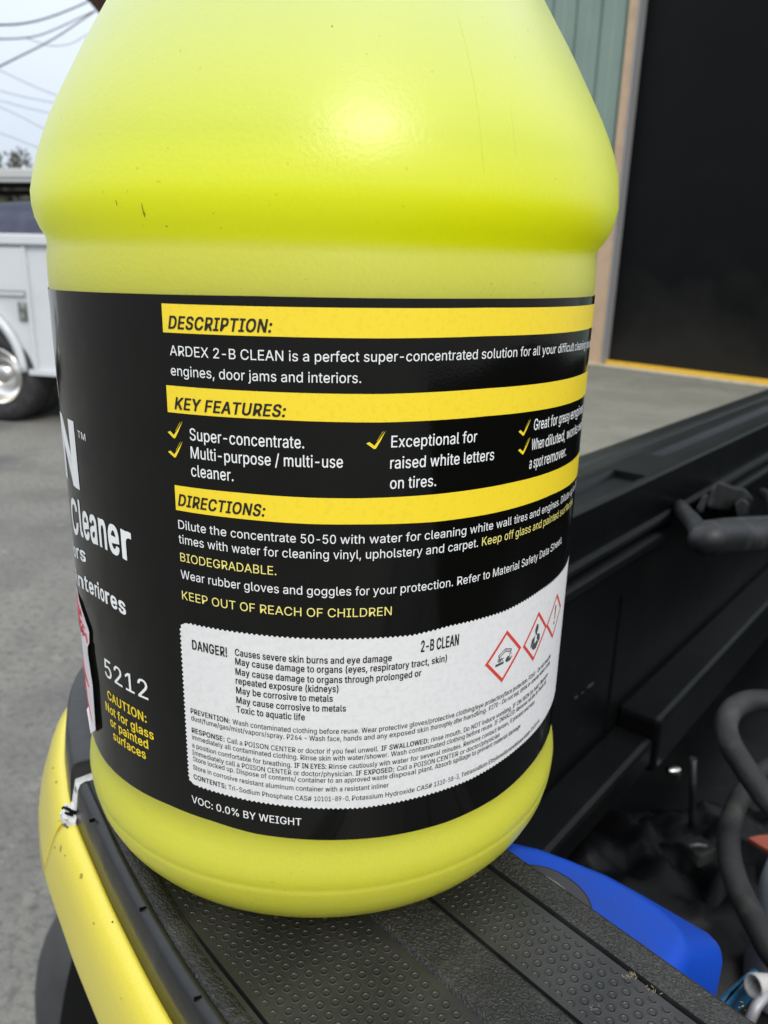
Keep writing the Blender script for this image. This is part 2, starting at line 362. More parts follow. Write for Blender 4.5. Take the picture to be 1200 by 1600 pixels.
w.build('ribbed_wall', MATS['siding_green'], bld, recalc=False)
fr = MB(); bbox(fr, .051, .205, -.1, .03, 0, 5.5); bbox(fr, -3.4, -3.25, -.1, .03, 0, 5.5); bbox(fr, -3.25, .051, -.1, .03, 5.38, 5.5)
bbox(fr, .206, .33, -.05, .028, 0, 2.0); fr.build('door_frame', MATS['trim_beige'], bld)
for s0, s1 in ((.030, .049), (-3.248, -3.228)):
    fe = MB(); bbox(fe, s0, s1, -.14, .045, 0, 5.38); fe.build('frame_edge', MATS['edge_grey'], bld)
dr = MB(); bbox(dr, -3.226, .028, -.16, -.12, .07, 5.38)
dr.build('roller_door', MATS['door_black'], bld)
th = MB(); bbox(th, -3.2, .02, -.115, -.02, .006, .085); th.build('threshold_bar', MATS['threshold_yellow'], bld, bevel=.008)
sl = MB(); bbox(sl, -3.6, .35, -.019, .12, .006, .03); sl.build('door_sill', MATS['curb_cream'], bld, bevel=.006)
rf = MB()
prof = [(-.02, 8.04), (.34, 8.36), (.42, 8.62), (.40, 8.80), (-4.5, 9.9), (-9.4, 8.8), (-9.4, 8.04)]
rf.rings([[B(s, v, z) for v, z in prof] for s in (S0-.1, S1)], True, True, 0, False)
rf.build('roof', MATS['eave_brown'], bld)

# power lines from the eave's end
wires = [
 ('thick power cable, topmost of the wires at the top left', [(0, 39), (30, 37.5), (60, 32), (90, 22.5), (120, 10.5), (138, 2)], .017, 15, 20),
 ('middle power cable curving up to the brown roof corner', [(0, 61), (30, 60), (60, 55.5), (90, 44), (120, 30), (148, 17)], .013, 15.5, 20.5),
 ('dark cable rising steeply from the left edge to the brown roof corner', [(0, 103.5), (30, 88.5), (67, 70), (97, 52.5), (127, 32), (149, 17.5)], .016, 14.5, 20.5),
 ('faint sagging cable just left of the jug, lowest of those near the roof corner', [(60, 66), (75, 71), (93, 71.7), (112, 67.5), (135, 55), (160, 38)], .007, 19, 21),
 ('faint distant wire, highest of the wires sloping down to the jug', [(0, 110), (40, 129), (83, 147), (200, 190)], .012, 34, 36),
 ('faint distant wire, second down of those sloping to the jug', [(0, 142), (40, 152), (83, 160), (200, 178)], .011, 34, 36),
 ('faint distant wire, third down of those sloping to the jug', [(0, 157), (36, 167), (73, 176), (200, 204)], .011, 34, 36),
 ('faint distant wire, fourth down of those sloping to the jug', [(0, 167), (34, 183), (67, 200), (200, 262)], .011, 34, 36),
 ('faint distant wire, lowest of those sloping to the jug', [(0, 208), (25, 217), (50, 227), (200, 283)], .010, 34, 36)]
for lb, pts, r, y0, y1 in wires:
    pts = [(2*pts[0][0]-pts[1][0]-60, 2*pts[0][1]-pts[1][1]+(pts[0][1]-pts[1][1]))] + pts if False else pts
    P = [at_y(x, y, lerp(y0, y1, x/160)) for x, y in pts]
    P = [P[0]*2.4 - P[1]*1.4] + P
    m = MB(); m.tube(smooth_path(P, 5), r, 6)
    tag(m.build('power_line', MATS['wire_black'], loc=P[-1]), lb, 'power line', 'overhead wires')

# trees beyond the truck
def tree(label, x, y, h, wd, leafm, n, bare, seed):
    rnd = random.Random(seed); t = thing('tree', label, 'tree', (x, y, 0), 0, 'trees behind the white truck')
    tr = MB(); tr.tube([(x, y, 0), (x+.1, y, h*.35), (x-.05, y, h*.7)], [.16, .11, .05], 8)
    tips = []
    for k in range(26 if bare else 14):
        a = rnd.uniform(0, 6.28); z0 = h*rnd.uniform(.25, .65); L = wd*rnd.uniform(.5, 1.0)
        e = Vector((x+math.cos(a)*L, y+math.sin(a)*L, z0+h*rnd.uniform(.18, .4)))
        mdl = (Vector((x, y, z0))+e)/2 - Vector((0, 0, .1*h*.3)); tr.tube([(x, y, z0), mdl, e], [.05, .03, .012], 5); tips.append(e)
    tr.build('trunk', MATS['bark'], t)
    lf = MB()
    clumps = [(Vector((x+rnd.gauss(0, wd*.45), y+rnd.gauss(0, wd*.45), h*rnd.uniform(.3, .9))), rnd.uniform(.25, .6)*wd*.6) for _ in range(16)] + [(p, wd*.22) for p in tips]
    for k in range(n):
        c, rr = rnd.choice(clumps); p = c + Vector((rnd.gauss(0, rr*.6), rnd.gauss(0, rr*.6), rnd.gauss(0, rr*.55)))
        if p.z < .3: continue
        a = Vector((rnd.gauss(0, 1), rnd.gauss(0, 1), rnd.gauss(0, 1))).normalized(); b = a.orthogonal().normalized(); s_ = rnd.uniform(.05, .12)
        lf.add([p-a*s_, p+b*s_*.6, p+a*s_, p-b*s_*.6], [[0, 1, 2, 3]])
    lf.build('crown', MATS[leafm], t, recalc=False)
ty = 34.
tree('dense dark green bushy tree at the left edge beyond the truck', -16.2, ty, 4.6, 1.5, 'leaf_green', 4200, False, 1)
tree('thin twiggy tree with sparse dull leaves, left of the jug', -15.3, ty-.6, 5.0, 1.0, 'leaf_dull', 1000, True, 2)
tree('thin half bare tree partly hidden by the jug', -14.4, ty+.5, 5.1, 1.0, 'leaf_dull', 1000, True, 3)
tree('low rounded green tree behind the truck rack', -14.9, ty+2.2, 3.8, 1.6, 'leaf_green', 3600, False, 4)
tree('tall thin pale tree at the very left edge', -16.9, ty+1., 5.1, 1.0, 'leaf_dull', 1000, True, 5)
tree('wide green tree hidden mostly behind the jug', -12.2, ty+.8, 4.4, 1.8, 'leaf_green', 3600, False, 6)

# white service truck
W0 = Vector((-3.16, 6.79, 0))*K; TA = Vector((.975, -.221, 0)); TB = Vector((.221, .975, 0))
def T(u, v, z): return W0 + TA*(u*K) + TB*(v*K) + Vector((0, 0, z*K))
trk = thing('service_truck', 'white service truck with utility body and dual rear wheels parked on asphalt', 'truck', T(-1.2, .9, 0), math.atan2(TA.y, TA.x))
VS = -.03
arc = lambda a, b, n=28: [(-.29 + a*math.cos(t), .39 + b*math.sin(t)) for t in [math.pi*(.035) + (math.pi*.93)*i/n for i in range(n+1)]]
out = [(.92, .43), (.92, 1.47), (-2.9, 1.47), (-2.9, .43)] + [(u, z) for u, z in reversed(arc(.375, .52))]
out = [(out[-1][0], .43)] + out if False else out
bd = MB(); bd.prism([T(u, VS, z) for u, z in out], TB*(.5*K)); bd.prism([T(u, 1.5, z) for u, z in [(.92, .43), (.92, 1.47), (-2.9, 1.47), (-2.9, .43)]], TB*(.5*K))
bd.prism([T(u, .45, z) for u, z in [(.92, .7), (.92, .85), (-2.9, .85), (-2.9, .7)]], TB*(1.06*K))
bd.build('utility_body', MATS['truck_white'], trk)
fl = MB()
ao, ai = arc(.415, .59), arc(.372, .516)
fl.rings([[T(a[0], VS, a[1]), T(a[0], VS-.055, a[1]), T(b[0], VS-.07, b[1]), T(b[0], VS, b[1])] for a, b in zip(ao, ai)], True, True)
fl.build('wheel_arch_flare', MATS['truck_white'], trk)
tp = MB()
for v in (VS-.045, 1.55): tp.prism([T(u, v, z) for u, z in [(.95, 1.475), (.95, 1.56), (-2.95, 1.56), (-2.95, 1.475)]], TB*(.5*K))
tp.build('body_rail', MATS['truck_white'], trk, bevel=.012)
dp = MB(); dp.prism([T(u, VS-.022, z) for u, z in [(.185, 1.11), (.185, 1.452), (-1.0, 1.452), (-1.0, 1.11)]], TB*(.02*K))
dp.build('compartment_door', MATS['truck_white'], trk, bevel=.006)
pl_ = MB()
pl_.prism([T(u, VS-.03, z) for u, z in [(.188, .46), (.215, .46), (.215, 1.465), (.188, 1.465)]], TB*(.028*K))
pl_.prism([T(u, VS-.028, z) for u, z in [(.168, 1.075), (.168, 1.10), (-1.0, 1.10), (-1.0, 1.075)]], TB*(.026*K))
pl_.prism([T(u, VS-.028, z) for u, z in [(.92, .425), (.92, .475), (.13, .475), (.13, .425)]], TB*(.026*K))
pl_.build('panel_molding', MATS['truck_white'], trk, bevel=.006)
lt = MB(); lt.box(T(.125, VS-.012, .95), (.075*K, .02*K, .155*K), Matrix.Rotation(math.atan2(TA.y, TA.x), 3, 'Z'), .006)
lt.build('paddle_latch', MATS['green_glass'], trk)
bolt = MB(); bolt.lathe([(0, -.012), (.012, -.01), (.014, 0)], T(.352, VS, 1.035), -TB, (0, 0, 1), 10); bolt.build('bolt', MATS['rubber'], trk)
RW = .40
def truck_wheel(u, v0, wdt=.24):
    tyre = MB(); Rr = RW*K
    tyre.lathe([(Rr*.60, .03*K), (Rr*.66, .0), (Rr*.80, -.012*K), (Rr*.93, .008*K), (Rr*.985, .035*K), (Rr, .07*K), (Rr, (wdt-.07)*K), (Rr*.985, (wdt-.035)*K), (Rr*.93, wdt*K), (Rr*.6, wdt*K)], T(u, v0, RW), TB, (0, 0, 1), 56)
    t = tyre.build('tyre', MATS['rubber'], trk)
    rim = MB(); rim.lathe([(Rr*.62, .03*K), (Rr*.60, .0), (Rr*.57, .01*K), (Rr*.55, .06*K), (Rr*.50, .12*K), (Rr*.36, .15*K), (Rr*.24, .14*K), (Rr*.22, .07*K), (Rr*.12, .06*K), (0.0005, .06*K)], T(u, v0, RW), TB, (0, 0, 1), 56)
    rim.build('rim', MATS['chrome'], t)
truck_wheel(-.205, -.05); truck_wheel(-.205, .21)
truck_wheel(-.255, 1.46); truck_wheel(-.255, 1.72); truck_wheel(-4.0, .02); truck_wheel(-4.0, 1.72)
ch = MB(); ch.prism([T(u, .45, z) for u, z in [(.9, .5), (.9, .68), (-5.2, .68), (-5.2, .5)]], TB*(1.0*K)); ch.build('chassis', MATS['well_black'], trk)
cabp = [(-2.95, .45), (-2.95, 2.1), (-3.3, 2.2), (-4.3, 2.15), (-4.75, 1.5), (-5.7, 1.35), (-5.75, .45)]
cb = MB(); cb.prism([T(u, .05, z) for u, z in cabp], TB*(1.85*K)); cb.build('cab', MATS['truck_white'], trk, bevel=.05)
rk = MB()
for v in (.6, 1.4):
    rk.prism([T(u, v, z) for u, z in [(1.0, 2.035), (1.0, 2.115), (-3.2, 2.125), (-3.2, 2.045)]], TB*(.07*K), 0)
    rk.prism([T(u, v, z) for u, z in [(1.0, 1.955), (1.0, 2.005), (-3.2, 2.015), (-3.2, 1.965)]], TB*(.05*K), 1)
    for u in (.9, -1.9, -3.1): rk.prism([T(u, v+.01, z) for u, z in [(u, 1.5), (u+.06, 1.5), (u+.06, 2.08), (u, 2.08)]], TB*(.05*K), 1)
rk.build('ladder_rack', [MATS['rack_metal'], MATS['well_black']], trk, bevel=.01)
tp = MB(); NXu, NV = 26, 14; rr = []
for i in range(NXu+1):
    u = lerp(-2.6, .8, i/NXu); row = []
    for j in range(NV+1):
        v = lerp(.05, 1.75, j/NV); e = math.sin(math.pi*min(1, max(0, j/NV)))**.45
        z = 1.50 + (.36 + .05*noise.noise(Vector((u*2.2, v*2, 0))) + .04*noise.noise(Vector((u*5, v*5, 3))))*e - .12*max(0, u)
        row.append(T(u, v, z))
    rr.append(row)
tp.rings(rr, False, False)
tag(tp.build('tarpaulin', MATS['tarp_navy'], loc=T(-.9, .9, 1.5), recalc=False), 'dark navy tarpaulin heaped over the white truck bed', 'tarpaulin')

# ------------------------------------------------------------------ utility vehicle the jug stands on
ROT = math.atan2(.67, .743); NV_ = Vector((math.cos(ROT), math.sin(ROT), 0)); QV = Vector((-NV_.y, NV_.x, 0))
def V(n, q, h): return NV_*n + QV*q + Vector((0, 0, HC+h))
veh = thing('utility_vehicle', 'yellow utility vehicle with black cargo bed, its rail carrying the yellow jug', 'utility vehicle', (0, 0, 0), ROT)
Q_ = [-1.0, .1, .146, .185, .2107, .2343, .2492, .2622, .2754, .2865, .2985, .3094]
N0 = [.0625, .0628, .0635, .0668, .0700, .0734, .0765, .0803, .0845, .0890, .0945, .1010]
path = [(n, q) for n, q in zip(N0, Q_)] + [(.108, .3175), (.117, .3245), (.129, .3305), (.145, .335), (.17, .339), (.5, .3887), (1.5, .539)]
PP = [(.0625, -1.0), (.0625, -.85), (.0625, -.7), (.0625, -.55), (.0625, -.42), (.0625, -.3), (.0625, -.2), (.0625, -.12), (.0625, -.06), (.0626, -.01), (.0627, .03), (.0628, .068)] + path[1:-2] + [(.22, .3465), (.3, .3585), (.4, .3735)] + path[-2:]
sp_ = smooth_path([(a, b, 0) for a, b in PP], 8)
def frame_at(i):
    t = (sp_[min(i+1, len(sp_)-1)] - sp_[max(i-1, 0)]).normalized(); return sp_[i], Vector((t.y, -t.x, 0))     # inward normal (towards the bed)
def sweep(m, prof, i0, i1, mi=0, smooth=True, slant=0.):
    rings = []
    for i in range(i0, i1+1):
        p, nn = frame_at(i)
        rings.append([V(p.x+nn.x*d, p.y+nn.y*d + slant*(h+.185), h) for d, h in prof])
    m.rings(rings, True, True, mi, smooth)
def idx(q):
    return min(range(len(sp_)), key=lambda i: abs(sp_[i].y-q) + (9 if sp_[i].x > .12 else 0))
END = len(sp_)-1
# black edge trim
trim_prof = [(.0006, -.186), (.0014, -.179), (.0022, -.1735), (.0032, -.1714), (.0046, -.1708), (.0058, -.1708), (.0058, -.186)]
grain_prof = [(.0058, -.1860), (.0058, -.1709), (.0085, -.1710), (.0118, -.1713), (.0118, -.186)]
m = MB(); sweep(m, trim_prof, 0, idx(.2375)); m.build('edge_trim', MATS['trim_black'], veh)
m = MB(); sweep(m, grain_prof, 0, idx(.2375)); m.build('grained_border', MATS['rail_grain'], veh)
m = MB(); tp2 = [(d, h+.001) for d, h in trim_prof[:-2]] + [(.02, -.1712), (.02, -.186)]
sweep(m, tp2, idx(.2475), END); m.build('edge_trim', MATS['trim_black'], veh)
m = MB(); sweep(m, [(.0012, -.1840), (.003, -.1762), (.012, -.1750), (.03, -.1750), (.03, -.187), (.0012, -.187)], idx(.232), idx(.262)); m.build('gap_strip', MATS['torn_white'], veh)
# yellow body edge, two pieces meeting at a slanted seam
yp = [(.0016, -.1875), (.0009, -.1858), (-.0002, -.1853), (-.0018, -.1862), (-.0036, -.1888), (-.0050, -.1930), (-.0058, -.1985), (-.0072, -.2150), (-.0070, -.2168), (-.0055, -.2172), (.001, -.2150)]
m = MB(); sweep(m, yp, 0, idx(.2385), slant=-.5)
fend = m.build('fender', MATS['fender_yellow'], veh)
yp2 = [(d+.0006, h) for d, h in yp[:-4]] + [(-.0066, -.2135), (-.0066, -.2215), (-.005, -.2225), (.001, -.2150)]
m = MB(); sweep(m, yp2, idx(.2415), END, slant=-.5); cpan = m.build('corner_panel', MATS['fender_yellow'], veh)
# torn, cracked filler at the break
random.seed(3); m = MB()
pts = []
for k in range(22):
    a = 2*math.pi*k/22; rr = 1 + random.uniform(-.22, .22)
    pts.append((.0743 + .0030*math.cos(a)*rr + .0012*math.sin(a), .2405 + .0052*math.sin(a)*rr))
m.rings([[V(n-.0035*((.1852-(.1842+(.0012 if False else 0)))*0)-.0*n, q, -.1868) for n, q in pts], [V(n, q, -.1838+random.uniform(-.0006, .0006)) for n, q in pts]], True, True, 0, False)
m.build('cracked_filler', MATS['torn_white'], veh)
for (n, q, w) in ((.0735, .2425, .0008), (.0748, .2392, .0010), (.0732, .2392, .0006)):
    m = MB(); m.box(V(n, q, -.1834), (w, .0032, .0008), Matrix.Rotation(ROT+.5, 3, 'Z')); m.build('crack', MATS['well_black'], veh)
# chips in the yellow paint
from mathutils.bvhtree import BVHTree
def on_fender(px, py):
    for ob in (fend, cpan):
        M = FRAME[ob.name]; bv_ = BVHTree.FromPolygons([M @ v.co for v in ob.data.vertices], [list(q.vertices) for q in ob.data.polygons])
        h, n_, _, _ = bv_.ray_cast(CAM, ray(px, py).normalized())
        if h: return h, (n_ if n_.dot(CAM-h) > 0 else -n_)
    return None, None
def chip(px, py, r, mt, seed, asp=1.):
    h, n_ = on_fender(px, py)
    if not h: return
    rnd = random.Random(seed); u = n_.orthogonal().normalized(); w = n_.cross(u); m = MB()
    ring = [h + n_*.00012 + (u*math.cos(a)*asp + w*math.sin(a))*r*rnd.uniform(.6, 1.15) for a in [2*PI_*k/11 for k in range(11)]]
    m.add(ring, [list(range(11))]); m.build('paint_chip', mt, veh, recalc=False)
PI_ = math.pi
chm = mat('chip_olive', (.30, .24, .04), .6); chd = mat('chip_dark', (.05, .045, .03), .7)
for (px, py, r, k, sd_, asp) in ((127, 1369, .0011, 0, 1, .8), (86, 1324, .0008, 1, 2, .4), (102, 1337, .0005, 1, 3, .6), (147, 1443, .0006, 0, 4, .7), (176, 1441, .0004, 1, 5, .7), (83, 1200, .0010, 1, 6, .35), (88, 1222, .0013, 0, 7, .5), (93, 1283, .0006, 1, 8, .4), (190, 1560, .0004, 0, 9, .6)):
    chip(px, py, r, chd if k else chm, sd_, asp)
chip(143, 1513, .0005, MATS['torn_white'], 10)
# small dark slits in the trim ridge
for (n, q) in ((.0728, .2155), (.0690, .1715), (.0668, .1370)):
    m = MB(); m.box(V(n, q, -.1711), (.0018, .0004, .0011), Matrix.Rotation(ROT-.35, 3, 'Z')); m.build('trim_slit', MATS['well_black'], veh)
# near rail: dimpled and grained strips
sec = [((.0740, -.1712), 0), ((.0752, -.1712), 0), ((.0757, -.1736), 0), ((.0762, -.1736), 0), ((.0767, -.1722), 3), ((.0787, -.1722), 1), ((.1139, -.1722), 3), ((.1158, -.1722), 2), ((.1164, -.1713), 2), ((.1170, -.1709), 2),
       ((.1312, -.1709), 2), ((.1322, -.1716), 0), ((.1326, -.1742), 0), ((.1333, -.1742), 0), ((.1338, -.1722), 3), ((.1357, -.1722), 1), ((.1525, -.1720), 3), ((.1546, -.1720), 3), ((.1549, -.1730), 0), ((.1554, -.1730), 0), ((.1557, -.1713), 2),
       ((.1640, -.1711), 2), ((.1651, -.1717), 0), ((.1656, -.1735), 0), ((.1662, -.188), 0), ((.1668, -.30), 0), ((.1668, -.52), 0)]
qs = [-1.0, -.4, -.1] + [i*.02 for i in range(0, 15)]
m = MB(); vs = []
for q in qs:
    for (n, h), _ in sec:
        wob = .0004*noise.noise(Vector((n*30, q*25, 0)))
        if n < .115: n2 = max(n, pl(Q_, N0, q)+.0105+(n-.0752)*.3) if q > .17 else n
        else: n2 = n
        vs.append(V(n2 + wob*.6, q, h + (wob*.3 if h > -.18 else 0)))
ns = len(sec)
for j in range(ns-1):
    fs = []
    for i in range(len(qs)-1): fs.append([i*ns+j, i*ns+j+1, (i+1)*ns+j+1, (i+1)*ns+j])
    mi = sec[j][1]
    o = len(m.v)
    m.add(vs, fs, mi, True)
rail = m.build('bed_rail', [MATS['trim_black'], MATS['rail_dots'], MATS['rail_grain'], MATS['rail_plain']], veh)
es = rail.modifiers.new('split', 'EDGE_SPLIT'); es.split_angle = R_(28)
# joint across the dimpled strip with a little straw in it
m = MB(); m.box(V(.1445, .0505, -.17195), (.0225, .0006, .0006), Matrix.Rotation(ROT+.06, 3, 'Z')); m.build('strip_joint', MATS['well_black'], veh)
# corner deck below the strips and under the jug
m = MB(); m.prism([V(n, q, -.1740) for n, q in [(.088, .262), (.13, .262), (.166, .255), (.30, .283), (.30, .352), (.17, .331), (.140, .325), (.12, .317), (.105, .304)]], (0, 0, .0022)); m.build('corner_deck', MATS['rail_grain'], veh)

# far wall of the bed
FD = Vector((.63493, .77257, 0)); FN = Vector((.77257, -.63493, 0))
def F(s, c, h): return FD*s + FN*c + Vector((0, 0, HC+h))
S_0, S_1 = .27, 1.75
fsec = [(-.335, -.24), (-.333, -.180), (-.329, -.1735), (-.290, -.1700), (-.283, -.1685), (-.277, -.1700), (-.274, -.1765), (-.250, -.1765), (-.248, -.1712), (-.243, -.1708), (-.2405, -.1725),
        (-.2415, -.2115), (-.2365, -.2135), (-.2355, -.2165), (-.2415, -.2185), (-.2420, -.36), (-.2420, -.52)]
m = MB()
ss = [S_0, .45, .60, .66, .6601, .745, .7451, .80, 1.0, 1.2, 1.45, S_1]
rings = []
for s in ss:
    pocket = not (.6600 < s < .7451)
    rings.append([F(s, c, h if pocket or abs(h+.1765) > .001 else -.1705) for c, h in fsec])
m.rings(rings, False, False, 0, True)
o = m.build('tailgate_wall', MATS['bed_black'], veh); es = o.modifiers.new('split', 'EDGE_SPLIT'); es.split_angle = R_(28)
# lower lip, in two lengths
def lip(s0, s1, taper):
    m = MB(); a = [(-.241, -.2225), (-.2315, -.2255), (-.2300, -.2310), (-.241, -.2370)]
    rings = [[F(s, c, h) for c, h in a] for s in (s0, s1-.05)] + [[F(s1, lerp(c, -.241, taper), lerp(h, -.23, taper)) for c, h in a]]
    m.rings(rings, True, True, 0, False); return m.build('ledge_lip', MATS['bed_black'], veh, bevel=.0012)
lip(.28, .725, .85); lip(.80, 1.75, 0)
def step(s0, s1, z0, z1, c1):
    m = MB(); m.prism([F(s0, -.243, z0), F(s1, -.243, z0), F(s1, -.243, z1), F(s0, -.243, z1)], FN*(c1+.243)); return m.build('moulded_step', MATS['bed_black'], veh, bevel=.0055)
step(.648, 1.74, -.448, -.390, -.200); step(.30, .646, -.438, -.408, -.203)
m = MB(); m.box(F(.70, -.195, -.47), (.008, .008, .012), None, .002); m.box(F(.688, -.195, -.462), (.012, .010, .008), None, .002); m.build('bolt', MATS['chrome'], veh)
m = MB(); m.prism([F(.622, -.2425, -.27), F(.626, -.2425, -.27), F(.63, -.2425, -.50), F(.625, -.2425, -.50)], FN*.0012); m.build('panel_seam', MATS['well_black'], veh)
# pale scrapes on the wall
for (x0, y0, x1, y1, w_) in ((897, 1092, 903, 1087, .0012), (908, 1084, 912, 1081, .0010), (917, 1075, 928, 1066, .0015)):
    m = MB(); A_, B_ = at_plane(x0, y0, FN, -.2412), at_plane(x1, y1, FN, -.2412); m.tube([A_, (A_+B_)/2, B_], [w_*.3, w_, w_*.4], 6); m.build('scrape', MATS['hose_rubber'], veh)
# bed floor, remaining sides and what carries it
m = MB(); cor = V(.1668, .258, 0)
m.prism([V(n, q, -.520) for n, q in [(.1668, -1.0), (1.62, -1.0), (1.62, .62), (.60, .44), (.1668, .36)]], (0, 0, -.02)); m.build('bed_floor', MATS['bed_black'], veh)
m = MB(); m.prism([V(n, q, -.171) for n, q in [(1.62, -1.02), (1.70, -1.02), (1.70, .56), (1.62, .52)]], (0, 0, -.37)); m.prism([V(n, q, -.171) for n, q in [(.07, -1.08), (1.70, -1.08), (1.70, -1.01), (.07, -1.01)]], (0, 0, -.37)); m.build('bed_wall', MATS['bed_black'], veh, bevel=.006)
m = MB(); m.prism([V(n, q, -.187) for n, q in [(.082, -1.0), (.1655, -1.0), (.1655, .262), (.14, .318), (.125, .313), (.108, .296), (.098, .27), (.086, .20)]], (0, 0, -.36)); m.build('wheel_well', MATS['well_black'], veh)
m = MB(); m.prism([V(n, q, -.545) for n, q in [(.45, -1.0), (1.35, -1.0), (1.35, .3), (.45, .3)]], (0, 0, -.25)); m.prism([V(n, q, -.6) for n, q in [(.42, -2.6), (1.38, -2.6), (1.38, -1.0), (.42, -1.0)]], (0, 0, -.2)); m.build('chassis', MATS['well_black'], veh)
# black inner fender behind the yellow edge
def IP(px, py): return at_plane(px, py, NV_, .1650)
ie = [IP(122, 1462), IP(112, 1500), IP(101, 1550), IP(93, 1600), IP(88, 1660), IP(86, 1760)]
up_ = [IP(132, 1462), IP(148, 1500), IP(172, 1550), IP(200, 1600), IP(215, 1660), IP(240, 1760)]
m = MB(); m.rings([ie, up_, [q+NV_*.03 for q in up_], [q+NV_*.03 for q in ie], ie], False, False, 0, False)
m.build('inner_fender', MATS['well_black'], veh)
# lower yellow skirt, just inside the frame at the bottom
m = MB(); m.prism([V(n, q, -.222) for n, q in [(.0605, -1.0), (.066, -1.0), (.070, .163), (.0648, .166)]], (0, 0, -.10)); m.build('side_skirt', MATS['fender_yellow'], veh, bevel=.002)
# wheels
def atv_wheel(n0, q, out=1):
    Rr = .375; c = V(n0, q, -HC+Rr); ax = NV_*out; wdt = .12
    t = MB(); t.lathe([(Rr*.5, .03)] + [(Rr*(.80+.2*math.cos(a)), wdt/2-(wdt/2+.012)*math.sin(a)) for a in [PI_*(.5-k/16) for k in range(0, 17)]] + [(Rr*.5, wdt-.03)], c, ax, (0, 0, 1), 96)
    ty_ = t.build('tyre', MATS['rubber_smooth'], veh)
    r = MB(); r.lathe([(Rr*.52, .03), (Rr*.5, .01), (Rr*.46, .03), (Rr*.4, .09), (Rr*.2, .08), (Rr*.18, .03), (.001, .03)], c, ax, (0, 0, 1), 40); r.build('rim', MATS['rack_metal'], ty_)
atv_wheel(.185, .47); atv_wheel(1.60, .47, -1); atv_wheel(.185, -2.2); atv_wheel(1.60, -2.2, -1)

# latch on the far wall
lat = MB()
def LP(px, py, c): return at_plane(px, py, FN, c)
rotF = Matrix.Rotation(math.atan2(FD.y, FD.x), 3, 'Z')
pa = [LP(1098, 846, -.150), LP(1106, 840, -.146), LP(1130, 838, -.143), LP(1165, 838, -.140), LP(1210, 836, -.135), LP(1290, 830, -.130)]
lat.tube(smooth_path(pa, 4), [.0085]+[.0105]*3+[.0115]*17, 14)
lat.tube(smooth_path([LP(1102, 845, -.150), LP(1085, 820, -.185), LP(1068, 800, -.215), LP(1062, 792, -.240)], 4), .0072, 10)
lat.tube(smooth_path([LP(1100, 822, -.165), LP(1130, 818, -.160), LP(1165, 815, -.158), LP(1215, 812, -.15)], 4), .0042, 8)
lat.tube(smooth_path([LP(1215, 815, -.15), LP(1206, 780, -.19), LP(1190, 770, -.22)], 4), .006, 8)
hd = lat.build('latch_handle', MATS['latch_black'], veh)
br = MB()
def quad_block(pts, c0, c1):
    pts = [(1138+(x-1138)*1.18, 782+(y-782)*1.18) for x, y in pts]
    br.rings([[LP(x, y, c0) for x, y in pts], [LP(x, y, c1) for x, y in pts]], True, True, 0, False)
quad_block([(1108, 788), (1116, 766), (1126, 756), (1146, 764), (1160, 766), (1172, 780), (1168, 792), (1152, 798), (1112, 792)], -.238, -.205)
quad_block([(1094, 796), (1104, 776), (1112, 772), (1106, 794), (1102, 800)], -.238, -.195)
quad_block([(1146, 786), (1156, 778), (1166, 786), (1164, 806), (1150, 806)], -.236, -.190)
br.build('latch_bracket', MATS['latch_black'], veh, bevel=.003)

# hand-hole lip at the rail's inner edge, beside the blue container
m = MB(); rim_, ins = [], []
for k in range(13):
    t = math.pi*k/12; rim_.append((.1655+.0098*math.sin(t), .1055-.0135*math.cos(t))); ins.append((.1645+.0055*math.sin(t), .1065-.0105*math.cos(t)))
m.prism([V(n, q, -.1765) for n, q in rim_], (0, 0, -.004)); lipo = m.build('rail_tab', MATS['trim_black'], veh, bevel=.001)
m = MB(); m.prism([V(n, q, -.1762) for n, q in ins], (0, 0, -.0012)); m.build('tab_insert', MATS['concrete'], lipo)

# ------------------------------------------------------------------ things in the cargo bed
top = [at_h(x, y, -.205) for x, y in [(790, 1322), (830, 1327), (882, 1346), (944, 1372), (1000, 1403), (1040, 1430), (1068, 1456), (1083, 1480), (1080, 1500), (1068, 1522)]]
mid = [at_h(x, y, -.228) for x, y in [(770, 1310), (832, 1325), (884, 1343), (948, 1368), (1010, 1402), (1060, 1431), (1108, 1458), (1128, 1478), (1130, 1500), (1118, 1548)]]
def near(P, n, h): q = P.dot(QV); return V(n, q, h)
b0 = MB(); ringsb = []
for hN, lst, zs in ((-.205, top, 0), (-.228, mid, 0)):
    inner = [near(p, .1715, hN) for p in (lst[-1], lst[7], lst[5], lst[3], lst[1], lst[0])]
    ringsb.append(lst + inner)
lowr = [Vector((p.x, p.y, HC-.50)) for p in ringsb[1]]
lowm = [Vector((p.x, p.y, HC-.30)) for p in ringsb[1]]
cx = sum((p for p in ringsb[0]), Vector())/len(ringsb[0])
cap = [lerp(p, cx, .12) + Vector((0, 0, .004)) for p in ringsb[0]]
b0.rings([lowr, lowm, ringsb[1], ringsb[0], cap], True, True, 0, True)
bt = thing('blue_container', 'bright blue plastic container in the bed, wedged against the dimpled rail', 'container', Vector((cx.x, cx.y, HC-.50)))
o = b0.build('container_body', MATS['blue_plastic'], bt)
bv = o.modifiers.new('bevel', 'BEVEL'); bv.width = .010; bv.segments = 4; bv.limit_method = 'ANGLE'; bv.angle_limit = R_(22)
scf = MB(); P = [at_h(x, y, -.2262) for x, y in [(1079, 1500), (1096, 1508), (1118, 1512), (1116, 1546), (1100, 1560), (1072, 1530)]]

